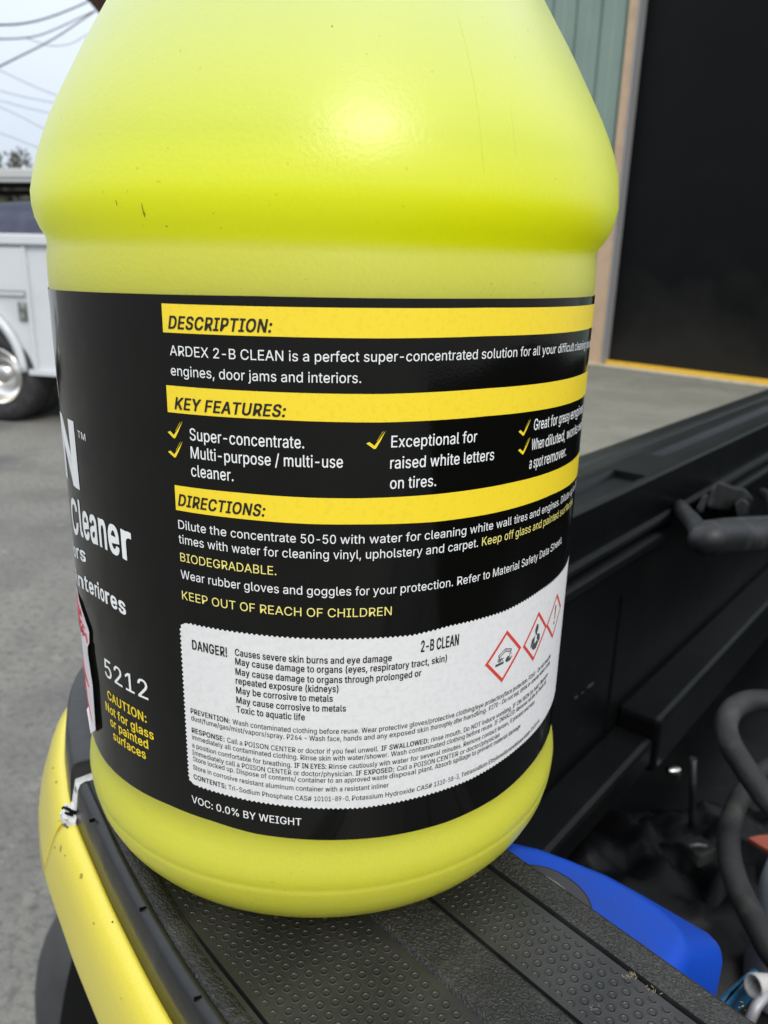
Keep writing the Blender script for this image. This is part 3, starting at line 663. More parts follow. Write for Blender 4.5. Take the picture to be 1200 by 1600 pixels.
# thick hose with a loop
def HP(px, py, h): return at_h(px, py, h)
hp = [(1300, 1130, -.30), (1240, 1100, -.30), (1200, 1095, -.30), (1172, 1095, -.30), (1146, 1107, -.30), (1134, 1132, -.305), (1141, 1162, -.31), (1160, 1194, -.315), (1182, 1226, -.32), (1206, 1256, -.325), (1250, 1290, -.34),
      (1330, 1290, -.36), (1330, 1210, -.38), (1250, 1180, -.39), (1190, 1205, -.39), (1155, 1250, -.39), (1142, 1285, -.385), (1138, 1315, -.38), (1141, 1346, -.38), (1150, 1378, -.38), (1163, 1408, -.38), (1185, 1450, -.38), (1215, 1500, -.385), (1280, 1560, -.40)]
m = MB(); m.tube(smooth_path([HP(*p) for p in hp], 6), .0079, 16)
tag(m.build('rubber_hose', MATS['hose_rubber'], loc=HP(1160, 1300, -.5)), 'thick dusty black hose curled in a loop at the right edge of the bed', 'hose')
# orange flag-like tip
m = MB(); o_ = [HP(x, y, -.40) for x, y in [(1169, 1309), (1186, 1305), (1232, 1302), (1236, 1318), (1204, 1330), (1193, 1324)]]
m.prism(o_, (0, 0, -.003)); tag(m.build('orange_offcut', MATS['orange_plastic'], loc=o_[2]), 'orange red plastic piece with a pointed end behind the hose', 'plastic piece')
# grey bottle at the right edge
gb = HP(1235, 1470, -.45); m = MB()
gt = thing('grey_bottle', 'pale grey plastic bottle cut off by the right edge of the bed', 'bottle', gb)
m.lathe([(.0, -.05), (.022, -.05), (.026, -.045), (.026, .045), (.024, .058), (.016, .072), (.010, .078), (.010, .09)], gb, (0, 0, 1), (1, 0, 0), 32); m.build('bottle_body', MATS['grey_plastic'], gt)
m = MB(); m.lathe([(.0115, .082), (.0115, .10), (.0, .1005)], gb, (0, 0, 1), (1, 0, 0), 24); m.build('bottle_cap', MATS['white_plastic'], gt)
# white nozzle
pn = HP(1178, 1541, -.36); pe = HP(1260, 1538, -.37); m = MB(); ax = (pe-pn).normalized()
m.lathe([(.0036, .03), (.0038, .004), (.0056, -.001), (.0063, .0), (.0064, .003), (.0055, .016), (.0050, .05), (.0050, .07)], pn, ax, (0, 0, 1), 28)
tag(m.build('white_nozzle', MATS['white_plastic'], loc=pn), 'short off white pipe nozzle with flared open end beside teal scraper', 'nozzle')
# teal scraper handle
m = MB(); tb = [HP(x, y, -.37) for x, y in [(1112, 1566), (1165, 1518), (1178, 1508), (1190, 1518), (1150, 1552), (1130, 1584), (1118, 1588)]]
m.prism(tb, (0, 0, -.02)); tag(m.build('scraper_handle', MATS['teal_plastic'], loc=tb[0], bevel=.003), 'dark teal plastic handle lying between blue container and white nozzle', 'handle')
# grey rod
m = MB(); m.tube([HP(1170, 1598, -.37), HP(1182, 1572, -.365), HP(1200, 1550, -.36)], .0028, 8)
tag(m.build('metal_rod', MATS['edge_grey'], loc=HP(1170, 1598, -.37)), 'thin grey rod below the white nozzle at the bottom right', 'rod')
# crumpled black tarp and a buckle
def crumple(label, cx_, cy_, h, sx, sy, amp, seed, name='black_tarp'):
    c = HP(cx_, cy_, h); rr = []
    for i in range(25):
        row = []
        for j in range(25):
            a, b = i/24-.5, j/24-.5; e = max(0, 1-4*(a*a+b*b))**.5
            ridged = 1-abs(noise.noise(Vector((a*5+seed, b*5, 0))))*2
            row.append(Vector((c.x+a*sx, c.y+b*sy, HC-.517 + e*(amp*.55 + amp*.5*ridged*.6 + amp*.2*noise.noise(Vector((a*13, b*13, seed)))))))
        rr.append(row)
    m = MB(); m.rings(rr, False, False, 0, True)
    tag(m.build(name, MATS['tarp_black'], loc=(c.x, c.y, HC-.517), recalc=False), label, 'tarp')
crumple('crumpled black tarp on the bed floor behind the blue container', 1030, 1385, -.49, .30, .22, .07, 1)
crumple('smaller fold of black tarp under the thick hose', 1170, 1370, -.49, .24, .22, .07, 5)
bc = HP(1092, 1330, -.42); m = MB(); bk = thing('strap_buckle', 'small dusty brown buckle with a pale bar on the black tarp', 'buckle', bc)
m.box(bc, (.020, .018, .012), Matrix.Rotation(.5, 3, 'Z'), .002); m.build('buckle_body', MATS['hose_rubber'], bk)
m = MB(); m.tube([HP(1078, 1322, -.412), HP(1090, 1320, -.41), HP(1104, 1322, -.412)], .0012, 8); m.build('buckle_bar', MATS['edge_grey'], bk)
ps = HP(1081, 1340, -.51); pt = at_plane(1084, 1170, FN, -.19)
m = MB(); ptp = at_y(1083, 1185, ps.y); m.tube([ps, (ps+ptp)/2, ptp], .0032, 10); tag(m.build('black_pole', MATS['latch_black'], loc=ps), 'slim black pole standing in the dark bed below the moulded wall', 'pole')
# straw debris on the rail
def debris(label, px, py, n, spread, seed):
    rnd = random.Random(seed); c = at_h(px, py, -.1712); m = MB()
    for k in range(n):
        p = c + Vector((rnd.gauss(0, spread), rnd.gauss(0, spread*.5), rnd.uniform(.0002, .0012))); a = rnd.uniform(0, 3.14); L = rnd.uniform(.0003, .0009)
        m.tube([p, p+Vector((math.cos(a)*L, math.sin(a)*L, rnd.uniform(-.0003, .0004)))], rnd.uniform(.00005, .0001), 5)
    tag(m.build('dry_debris', MATS['straw'], loc=c), label, 'debris', 'bits of dry grass on the rail')
debris('small tuft of dry grass caught at the strip joint on the rail', 984, 1529, 30, .0008, 1)
debris('tiny crumb of dry grass right of the strip joint on the rail', 1018, 1553, 9, .0008, 2)
debris('few dry fibres in the rail seam near the bottom edge', 926, 1578, 5, .0009, 3)
debris('loose fibres at the rail corner by the bottom right edge', 1160, 1577, 5, .0009, 4)

TEXTS = [
('DESCRIPTION:', 'k', 'bi', 0.00254, 'heading_text', [(0, -0.02842, -0.0138), (-1, -0.00579, -0.01367)], [(-0.0284, -0.0138), (-0.0213, -0.01379), (-0.0142, -0.01374), (-0.0071, -0.01368), (0.0, -0.01361)]),
('ARDEX 2-B CLEAN is a perfect super-concentrated solution for all your difficult cleaning requirements', 'w', 'n', 0.00207, 'description_text', [(0, -0.0284, -0.01932), (21, 0.00305, -0.01923), (29, 0.01301, -0.01915), (48, 0.03982, -0.01895), (57, 0.05115, -0.01893), (61, 0.05558, -0.01893), (65, 0.05905, -0.01895), (70, 0.06603, -0.019), (80, 0.07584, -0.01914)], [(-0.0284, -0.01932), (-0.0208, -0.01934), (-0.0133, -0.01933), (-0.0057, -0.01929), (0.0018, -0.01924), (0.0094, -0.01918), (0.0169, -0.01911), (0.0245, -0.01905), (0.032, -0.01899), (0.0396, -0.01895), (0.0471, -0.01893), (0.0547, -0.01893), (0.0622, -0.01897), (0.0698, -0.01904), (0.0773, -0.01916), (0.0849, -0.01934), (0.0924, -0.01957), (0.1, -0.01986)]),
('engines, door jams and interiors.', 'w', 'n', 0.0021, 'description_text', [(0, -0.02844, -0.02349), (14, -0.0107, -0.02355), (-1, 0.01251, -0.02347)], [(-0.0284, -0.02349), (-0.0216, -0.02353), (-0.0148, -0.02355), (-0.008, -0.02355), (-0.0011, -0.02353), (0.0057, -0.0235), (0.0125, -0.02347)]),
('KEY FEATURES:', 'k', 'bi', 0.0025, 'heading_text', [(0, -0.02793, -0.03056), (-1, -0.00322, -0.03074)], [(-0.0279, -0.03056), (-0.0209, -0.03064), (-0.014, -0.0307), (-0.007, -0.03073), (0.0, -0.03075)]),
('Super-concentrate.', 'w', 'm', 0.00261, 'feature_text', [(0, -0.02456, -0.03706), (-1, 0.00079, -0.03733)], [(-0.0246, -0.03706), (-0.0182, -0.03716), (-0.0119, -0.03723), (-0.0055, -0.03729), (0.0008, -0.03733)]),
('Multi-purpose / multi-use', 'w', 'm', 0.00261, 'feature_text', [(0, -0.02453, -0.04103), (14, -0.00542, -0.04132), (-1, 0.00893, -0.04143)], [(-0.0245, -0.04103), (-0.0178, -0.04116), (-0.0111, -0.04126), (-0.0045, -0.04133), (0.0022, -0.04139), (0.0089, -0.04143)]),
('cleaner.', 'w', 'm', 0.00265, 'feature_text', [(0, -0.02465, -0.04508), (-1, -0.01463, -0.04528)], [(-0.0246, -0.04508), (-0.0185, -0.04521), (-0.0123, -0.04532), (-0.0062, -0.04541), (0.0, -0.04549)]),
('Exceptional for', 'w', 'm', 0.00254, 'feature_text', [(0, 0.01924, -0.0372), (-1, 0.03991, -0.0372)], [(0.0192, -0.0372), (0.0261, -0.0372), (0.033, -0.0372), (0.0399, -0.0372)]),
('raised white letters', 'w', 'm', 0.00258, 'feature_text', [(0, 0.01913, -0.04186), (-1, 0.04517, -0.04189)], [(0.0191, -0.04186), (0.0256, -0.04187), (0.0322, -0.04188), (0.0387, -0.04189), (0.0452, -0.04189)]),
('on tires.', 'w', 'm', 0.00257, 'feature_text', [(0, 0.01922, -0.04636), (-1, 0.02994, -0.0464)], [(0.0192, -0.04636), (0.0246, -0.04638), (0.0299, -0.0464)]),
('Great for greasy engines', 'w', 'm', 0.00268, 'feature_text', [(0, 0.05819, -0.03651), (6, 0.06559, -0.03654), (10, 0.06998, -0.03656), (17, 0.0778, -0.03662), (-1, 0.09229, -0.03681)], [(0.0582, -0.03651), (0.065, -0.03653), (0.0718, -0.03657), (0.0786, -0.03663), (0.0855, -0.03671), (0.0923, -0.03681)]),
('When diluted, works well as', 'w', 'm', 0.00272, 'feature_text', [(0, 0.05795, -0.04129), (5, 0.06395, -0.0413), (14, 0.07604, -0.04135), (-1, 0.09925, -0.04158)], [(0.058, -0.04129), (0.0648, -0.0413), (0.0717, -0.04133), (0.0786, -0.04136), (0.0855, -0.04142), (0.0924, -0.04149), (0.0992, -0.04158)]),
('a spot remover.', 'w', 'm', 0.00277, 'feature_text', [(0, 0.05766, -0.04582), (7, 0.06415, -0.04582), (-1, 0.07696, -0.04584)], [(0.0577, -0.04582), (0.0641, -0.04582), (0.0705, -0.04583), (0.077, -0.04584)]),
('DIRECTIONS:', 'k', 'bi', 0.00264, 'heading_text', [(0, -0.02845, -0.05219), (-1, -0.00801, -0.0527)], [(-0.0284, -0.05219), (-0.0213, -0.0524), (-0.0142, -0.05257), (-0.0071, -0.05271), (0.0, -0.05283)]),
('Dilute the concentrate 50-50 with water for cleaning white wall tires and engines. Dilute up to 20', 'w', 'n', 0.00205, 'directions_text', [(0, -0.02871, -0.05769), (7, -0.02078, -0.05794), (11, -0.01573, -0.05809), (23, -8e-05, -0.05844), (29, 0.0085, -0.05858), (34, 0.01493, -0.05865), (40, 0.02321, -0.05873), (44, 0.02773, -0.05876), (53, 0.03953, -0.0588), (59, 0.04743, -0.0588), (64, 0.05345, -0.05879), (70, 0.05956, -0.05876), (74, 0.06515, -0.05874), (83, 0.07643, -0.05866), (90, 0.08482, -0.0586)], [(-0.0287, -0.05769), (-0.0211, -0.05793), (-0.0136, -0.05814), (-0.006, -0.05832), (0.0016, -0.05847), (0.0091, -0.05858), (0.0167, -0.05867), (0.0243, -0.05874), (0.0319, -0.05878), (0.0394, -0.0588), (0.047, -0.0588), (0.0546, -0.05878), (0.0621, -0.05875), (0.0697, -0.05871), (0.0773, -0.05866), (0.0849, -0.0586), (0.0924, -0.05853), (0.1, -0.05846)]),
('times with water for cleaning vinyl, upholstery and carpet.', 'w', 'n', 0.00209, 'directions_text', [(0, -0.02884, -0.06118), (11, -0.01562, -0.06162), (21, -0.00416, -0.06191), (30, 0.00701, -0.06213), (37, 0.0142, -0.06223), (48, 0.02821, -0.06236), (52, 0.03383, -0.06238), (-1, 0.04211, -0.0624)], [(-0.0288, -0.06118), (-0.021, -0.06146), (-0.0131, -0.06169), (-0.0052, -0.06189), (0.0027, -0.06205), (0.0106, -0.06218), (0.0185, -0.06228), (0.0263, -0.06234), (0.0342, -0.06238), (0.0421, -0.0624)]),
('Keep off glass and painted surfaces.', 'y', 'n', 0.00211, 'directions_text', [(0, 0.04326, -0.0624), (5, 0.05053, -0.06239), (9, 0.05446, -0.06237), (15, 0.06148, -0.06233), (19, 0.06653, -0.0623), (27, 0.0766, -0.0622), (-1, 0.09061, -0.06204)], [(0.0433, -0.0624), (0.0512, -0.06238), (0.059, -0.06235), (0.0669, -0.06229), (0.0748, -0.06222), (0.0827, -0.06214), (0.0906, -0.06204)]),
('BIODEGRADABLE.', 'y', 'n', 0.00206, 'directions_text', [(0, -0.02871, -0.0655), (-1, -0.00555, -0.06624)], [(-0.0287, -0.0655), (-0.0215, -0.06577), (-0.0144, -0.066), (-0.0072, -0.0662), (0.0, -0.06637)]),
('Wear rubber gloves and goggles for your protection. Refer to Material Safety Data Sheet.', 'w', 'n', 0.0021, 'directions_text', [(0, -0.02883, -0.06973), (12, -0.013, -0.07032), (23, 0.0012, -0.07072), (31, 0.01193, -0.07093), (35, 0.01598, -0.07099), (40, 0.0224, -0.07107), (52, 0.0368, -0.07115), (58, 0.04425, -0.07115), (61, 0.04748, -0.07114), (70, 0.05788, -0.07108), (77, 0.06604, -0.07098), (82, 0.07224, -0.07089), (-1, 0.08074, -0.07073)], [(-0.0288, -0.06973), (-0.021, -0.07004), (-0.0132, -0.07032), (-0.0054, -0.07055), (0.0025, -0.07074), (0.0103, -0.0709), (0.0181, -0.07102), (0.026, -0.0711), (0.0338, -0.07115), (0.0416, -0.07116), (0.0494, -0.07114), (0.0573, -0.07108), (0.0651, -0.071), (0.0729, -0.07088), (0.0807, -0.07073)]),
('KEEP OUT OF REACH OF CHILDREN', 'y', 'n', 0.00211, 'directions_text', [(0, -0.02879, -0.07491), (12, -0.00942, -0.07567), (-1, 0.02044, -0.07633)], [(-0.0288, -0.07491), (-0.0218, -0.07522), (-0.0147, -0.07549), (-0.0077, -0.07572), (-0.0007, -0.07592), (0.0064, -0.07609), (0.0134, -0.07623), (0.0204, -0.07633)]),
('DANGER!', 'k', 'bc', 0.00239, 'hazard_text', [(0, -0.02671, -0.08725), (-1, -0.01767, -0.08768)], [(-0.0267, -0.08725), (-0.02, -0.08757), (-0.0134, -0.08786), (-0.0067, -0.08811), (0.0, -0.08833)]),
('Causes severe skin burns and eye damage', 'k', 'h', 0.00172, 'hazard_text', [(0, -0.01571, -0.087), (14, -0.00302, -0.08748), (-1, 0.02082, -0.08803)], [(-0.0157, -0.087), (-0.0084, -0.08729), (-0.0011, -0.08754), (0.0062, -0.08775), (0.0135, -0.08791), (0.0208, -0.08803)]),
('May cause damage to organs (eyes, respiratory tract, skin)', 'k', 'h', 0.00172, 'hazard_text', [(0, -0.0157, -0.08933), (20, 0.00338, -0.09001), (27, 0.01001, -0.09018), (46, 0.02568, -0.09043), (-1, 0.03507, -0.09048)], [(-0.0157, -0.08933), (-0.0084, -0.08962), (-0.0012, -0.08988), (0.0061, -0.09009), (0.0133, -0.09025), (0.0206, -0.09037), (0.0278, -0.09045), (0.0351, -0.09048)]),
('May cause damage to organs through prolonged or', 'k', 'h', 0.00172, 'hazard_text', [(0, -0.01574, -0.09195), (20, 0.00337, -0.09266), (-1, 0.02837, -0.0931)], [(-0.0157, -0.09195), (-0.0084, -0.09226), (-0.001, -0.09252), (0.0063, -0.09274), (0.0137, -0.09291), (0.021, -0.09303), (0.0284, -0.0931)]),
('repeated exposure (kidneys)', 'k', 'h', 0.00172, 'hazard_text', [(0, -0.01575, -0.09433), (-1, 0.00838, -0.09518)], [(-0.0158, -0.09433), (-0.0097, -0.09459), (-0.0037, -0.09482), (0.0023, -0.09502), (0.0084, -0.09518)]),
('May be corrosive to metals', 'k', 'h', 0.00172, 'hazard_text', [(0, -0.01573, -0.09685), (-1, 0.0071, -0.09769)], [(-0.0157, -0.09685), (-0.0081, -0.09718), (-0.0005, -0.09746), (0.0071, -0.09769)]),
('May cause corrosive to metals', 'k', 'h', 0.00172, 'hazard_text', [(0, -0.01577, -0.09945), (-1, 0.01018, -0.10039)], [(-0.0158, -0.09945), (-0.0093, -0.09974), (-0.0028, -0.1), (0.0037, -0.10021), (0.0102, -0.10039)]),
('Toxic to aquatic life', 'k', 'h', 0.00172, 'hazard_text', [(0, -0.01585, -0.10197), (-1, 0.00059, -0.10265)], [(-0.0158, -0.10197), (-0.0104, -0.10222), (-0.0049, -0.10245), (0.0006, -0.10265)]),
('2-B CLEAN', 'k', 'bc', 0.00288, 'hazard_text', [(0, 0.02797, -0.08675), (-1, 0.03818, -0.08679)], [(0.028, -0.08675), (0.0331, -0.08678), (0.0382, -0.08679)]),
('PREVENTION:', 'k', 'sb', 0.00138, 'precaution_text', [(0, -0.02816, -0.10474), (-1, -0.01767, -0.10532)], [(-0.0282, -0.10474), (-0.0211, -0.10514), (-0.0141, -0.1055), (-0.007, -0.10582), (0.0, -0.10609)]),
('Wash contaminated clothing before reuse. Wear protective gloves/protective clothing/eye protection/face protection. P260 - Do not breathe', 'k', 's', 0.00138, 'precaution_text', [(0, -0.01693, -0.10536), (18, -0.00223, -0.10601), (41, 0.01395, -0.10648), (57, 0.02585, -0.10665), (75, 0.03872, -0.10665), (88, 0.04792, -0.10652), (104, 0.05871, -0.10624), (116, 0.06612, -0.10595)], [(-0.0169, -0.10536), (-0.0091, -0.10573), (-0.0013, -0.10604), (0.0065, -0.10629), (0.0143, -0.10648), (0.022, -0.10661), (0.0298, -0.10667), (0.0376, -0.10665), (0.0454, -0.10657), (0.0532, -0.1064), (0.061, -0.10616), (0.0688, -0.10583), (0.0766, -0.10542), (0.0844, -0.10491), (0.0922, -0.10432), (0.1, -0.10363)]),
('dust/fume/gas/mist/vapors/spray. P264 - Wash face, hands and any exposed skin thoroughly after handling. P270 - Do not eat, drink or smoke when using', 'k', 's', 0.00138, 'precaution_text', [(0, -0.02816, -0.10671), (33, -0.00371, -0.10794), (51, 0.00973, -0.10837), (65, 0.02082, -0.10858), (78, 0.0315, -0.10866), (95, 0.04114, -0.1086), (105, 0.0495, -0.10846), (112, 0.05439, -0.10833), (124, 0.06218, -0.10806)], [(-0.0282, -0.10671), (-0.0206, -0.10714), (-0.0131, -0.10753), (-0.0055, -0.10786), (0.002, -0.10814), (0.0095, -0.10837), (0.0171, -0.10853), (0.0246, -0.10863), (0.0322, -0.10866), (0.0397, -0.10862), (0.0472, -0.10851), (0.0548, -0.10832), (0.0623, -0.10806), (0.0698, -0.10771), (0.0774, -0.10728), (0.0849, -0.10676), (0.0925, -0.10616), (0.1, -0.10546)]),
('RESPONSE:', 'k', 'sb', 0.00138, 'precaution_text', [(0, -0.02816, -0.11013), (-1, -0.01921, -0.11065)], [(-0.0282, -0.11013), (-0.0211, -0.11054), (-0.0141, -0.11092), (-0.007, -0.11125), (0.0, -0.11152)]),
('Call a POISON CENTER or doctor if you feel unwell.', 'k', 's', 0.00138, 'precaution_text', [(0, -0.01854, -0.11069), (21, -0.00115, -0.11148), (-1, 0.01818, -0.112)], [(-0.0185, -0.11069), (-0.0112, -0.11106), (-0.0039, -0.11138), (0.0035, -0.11164), (0.0108, -0.11185), (0.0182, -0.112)]),
('IF SWALLOWED:', 'k', 'sb', 0.00138, 'precaution_text', [(0, 0.01889, -0.11201), (-1, 0.03114, -0.1121)], [(0.0189, -0.11201), (0.025, -0.11208), (0.0311, -0.1121)]),
('rinse mouth. Do NOT induce vomiting. IF ON SKIN (or hair): Remove', 'k', 's', 0.00138, 'precaution_text', [(0, 0.03184, -0.1121), (13, 0.04137, -0.11203), (20, 0.04742, -0.11193), (37, 0.05913, -0.11157)], [(0.0318, -0.1121), (0.0394, -0.11206), (0.047, -0.11194), (0.0546, -0.11173), (0.0621, -0.11145), (0.0697, -0.11108), (0.0773, -0.11061), (0.0849, -0.11006), (0.0924, -0.10941), (0.1, -0.10865)]),
('immediately all contaminated clothing. Rinse skin with water/shower. Wash contaminated clothing before reuse. IF INHALED: Remove victim to fresh air', 'k', 's', 0.00138, 'precaution_text', [(0, -0.0282, -0.11204), (39, -0.0005, -0.11344), (55, 0.01067, -0.11379), (69, 0.02135, -0.11398), (87, 0.03639, -0.11401), (110, 0.05196, -0.11372), (122, 0.06112, -0.11339)], [(-0.0282, -0.11204), (-0.0207, -0.1125), (-0.0131, -0.1129), (-0.0056, -0.11324), (0.002, -0.11353), (0.0095, -0.11376), (0.017, -0.11392), (0.0246, -0.11401), (0.0321, -0.11403), (0.0397, -0.11398), (0.0472, -0.11385), (0.0548, -0.11364), (0.0623, -0.11334), (0.0698, -0.11295), (0.0774, -0.11247), (0.0849, -0.11189), (0.0925, -0.11121), (0.1, -0.11043)]),
('a position comfortable for breathing.', 'k', 's', 0.00138, 'precaution_text', [(0, -0.02834, -0.11435), (-1, -0.00264, -0.11569)], [(-0.0283, -0.11435), (-0.0213, -0.11478), (-0.0142, -0.11516), (-0.0071, -0.1155), (0.0, -0.11579)]),
('IF IN EYES:', 'k', 'sb', 0.00138, 'precaution_text', [(0, -0.00202, -0.11571), (-1, 0.00566, -0.11598)], [(-0.002, -0.11571), (0.0018, -0.11585), (0.0057, -0.11598)]),
('Rinse cautiously with water for several minutes. Remove contact lenses, if present and easy', 'k', 's', 0.00138, 'precaution_text', [(0, 0.00627, -0.116), (6, 0.01115, -0.11613), (22, 0.02173, -0.11631), (40, 0.0352, -0.11634), (49, 0.04161, -0.11627), (64, 0.05345, -0.11597), (72, 0.0585, -0.11578)], [(0.0063, -0.116), (0.0141, -0.11619), (0.0219, -0.11631), (0.0297, -0.11636), (0.0375, -0.11632), (0.0453, -0.1162), (0.0531, -0.11598), (0.0609, -0.11567), (0.0688, -0.11527), (0.0766, -0.11476), (0.0844, -0.11414), (0.0922, -0.11341), (0.1, -0.11257)]),
('Immediately call a POISON CENTER or doctor/physician.', 'k', 's', 0.00138, 'precaution_text', [(0, -0.02837, -0.11642), (19, -0.01494, -0.11721), (36, -0.00034, -0.11787), (-1, 0.01217, -0.11825)], [(-0.0284, -0.11642), (-0.0216, -0.11684), (-0.0149, -0.11722), (-0.0081, -0.11755), (-0.0013, -0.11783), (0.0054, -0.11807), (0.0122, -0.11825)]),
('IF EXPOSED:', 'k', 'sb', 0.00138, 'precaution_text', [(0, 0.01276, -0.11826), (-1, 0.02223, -0.11841)], [(0.0128, -0.11826), (0.0175, -0.11835), (0.0222, -0.11841)]),
('Call a POISON CENTER or doctor/physician', 'k', 's', 0.00138, 'precaution_text', [(0, 0.02305, -0.11842), (14, 0.03374, -0.11844), (24, 0.04267, -0.11833), (-1, 0.05437, -0.118)], [(0.023, -0.11842), (0.0309, -0.11845), (0.0387, -0.11839), (0.0465, -0.11824), (0.0544, -0.118)]),
('Store locked up. Dispose of contents/ container to an approved waste disposal plant. Absorb spillage to prevent material damage', 'k', 's', 0.00138, 'precaution_text', [(0, -0.02826, -0.11824), (17, -0.01632, -0.11896), (38, -0.00113, -0.11967), (54, 0.01001, -0.12002), (69, 0.02113, -0.12023), (78, 0.02878, -0.12027), (85, 0.0333, -0.12026), (92, 0.03862, -0.12021), (104, 0.0465, -0.12005), (-1, 0.06369, -0.11937)], [(-0.0283, -0.11824), (-0.0206, -0.11872), (-0.0129, -0.11914), (-0.0053, -0.1195), (0.0024, -0.11979), (0.0101, -0.12002), (0.0177, -0.12018), (0.0254, -0.12026), (0.033, -0.12026), (0.0407, -0.12018), (0.0484, -0.12), (0.056, -0.11973), (0.0637, -0.11937)]),
('Store in corrosive resistant aluminum container with a resistant inliner', 'k', 's', 0.00138, 'precaution_text', [(0, -0.02838, -0.12071), (19, -0.01566, -0.12147), (38, -0.00169, -0.12213), (-1, 0.02102, -0.12271)], [(-0.0284, -0.12071), (-0.0213, -0.12115), (-0.0143, -0.12155), (-0.0072, -0.12189), (-0.0002, -0.12219), (0.0069, -0.12242), (0.014, -0.1226), (0.021, -0.12271)]),
('CONTENTS:', 'k', 'sb', 0.00138, 'precaution_text', [(0, -0.02838, -0.12347), (-1, -0.0193, -0.12404)], [(-0.0284, -0.12347), (-0.0213, -0.12393), (-0.0142, -0.12433), (-0.0071, -0.12468), (0.0, -0.12498)]),
('Tri-Sodium Phosphate CAS# 10101-89-0, Potassium Hydroxide CAS# 1310-58-3, Tetrasodium Ethylenediaminetetraacetate CAS# 64', 'k', 's', 0.00138, 'precaution_text', [(0, -0.0187, -0.12408), (21, -0.00195, -0.1249), (26, 0.00273, -0.12508), (38, 0.01194, -0.12534), (58, 0.0285, -0.12553), (63, 0.03333, -0.12551), (74, 0.0415, -0.12539), (86, 0.05088, -0.12512), (114, 0.07015, -0.12407)], [(-0.0187, -0.12408), (-0.0108, -0.12451), (-0.0029, -0.12487), (0.005, -0.12515), (0.013, -0.12536), (0.0209, -0.12549), (0.0288, -0.12553), (0.0367, -0.12547), (0.0446, -0.12531), (0.0525, -0.12505), (0.0604, -0.12469), (0.0683, -0.1242), (0.0763, -0.1236), (0.0842, -0.12286), (0.0921, -0.122), (0.1, -0.121)]),
('VOC: 0.0% BY WEIGHT', 'w', 'm', 0.00211, 'volatile_content_text', [(0, -0.02938, -0.13077), (10, -0.01501, -0.13168), (-1, -0.00044, -0.13236)], [(-0.0294, -0.13077), (-0.022, -0.13126), (-0.0147, -0.13169), (-0.0073, -0.13207), (0.0, -0.13238)]),
('TM', 'w', 'n', 0.00174, 'front_text', [(0, -0.06481, -0.04209), (-1, -0.06015, -0.0422)], [(-0.06481, -0.04209), (-0.06015, -0.0422)]),
('CLEAN', 'w', 'X', 0.0163, 'front_text', [(4, -0.0846, -0.0557), (-1, -0.0672, -0.0555)], [(-0.0846, -0.0557), (-0.0672, -0.0555)]),
('Cleaner', 'w', 'H', 0.00951, 'front_text', [(0, -0.0795, -0.0710), (1, -0.0700, -0.06897), (2, -0.06724, -0.06858), (3, -0.06232, -0.06817), (4, -0.05726, -0.06802), (5, -0.05287, -0.06811), (6, -0.0474, -0.06852), (-1, -0.04363, -0.06899)], [(-0.0795, -0.0710), (-0.07037, -0.06897), (-0.06724, -0.06858), (-0.06232, -0.06817), (-0.05726, -0.06802), (-0.05287, -0.06811), (-0.0474, -0.06852), (-0.04363, -0.06899)]),
('iors', 'w', 'H', 0.0039, 'front_text', [(1, -0.0830, -0.0790), (2, -0.07744, -0.07758), (3, -0.0729, -0.07655), (-1, -0.06753, -0.0756)], [(-0.0830, -0.0790), (-0.07744, -0.07758), (-0.0729, -0.07655), (-0.06753, -0.0756)]),
('e interiores', 'w', 'H', 0.0043, 'front_text', [(3, -0.07965, -0.08649), (4, -0.071, -0.08446), (5, -0.06716, -0.08387), (6, -0.06295, -0.08345), (7, -0.0611, -0.08334), (8, -0.05964, -0.08329), (9, -0.05697, -0.08326), (10, -0.05434, -0.08333), (11, -0.05086, -0.08356), (-1, -0.04781, -0.0839)], [(-0.07965, -0.08649), (-0.071, -0.08446), (-0.06716, -0.08387), (-0.06295, -0.08345), (-0.0611, -0.08334), (-0.05964, -0.08329), (-0.05697, -0.08326), (-0.05434, -0.08333), (-0.05086, -0.08356), (-0.04781, -0.0839)]),
('5212', 'w', 'm', 0.0053, 'item_number_text', [(0, -0.06116, -0.10565), (-1, -0.04169, -0.10533)], [(-0.06116, -0.10565), (-0.04169, -0.10533)]),
('CAUTION:', 'y', 'h', 0.00265, 'caution_text', [(0, -0.06086, -0.11242), (-1, -0.043, -0.11222)], [(-0.06086, -0.11242), (-0.043, -0.11222)]),
('Not for glass', 'y', 'h', 0.00265, 'caution_text', [(0, -0.06283, -0.11666), (-1, -0.04075, -0.11642)], [(-0.06283, -0.11666), (-0.04075, -0.11642)]),
('or painted', 'y', 'h', 0.00265, 'caution_text', [(0, -0.06063, -0.12045), (-1, -0.04307, -0.11995)], [(-0.06063, -0.12045), (-0.04307, -0.11995)]),
('surfaces', 'y', 'h', 0.00265, 'caution_text', [(0, -0.05953, -0.12418), (-1, -0.04434, -0.12352)], [(-0.05953, -0.12418), (-0.04434, -0.12352)]),
]
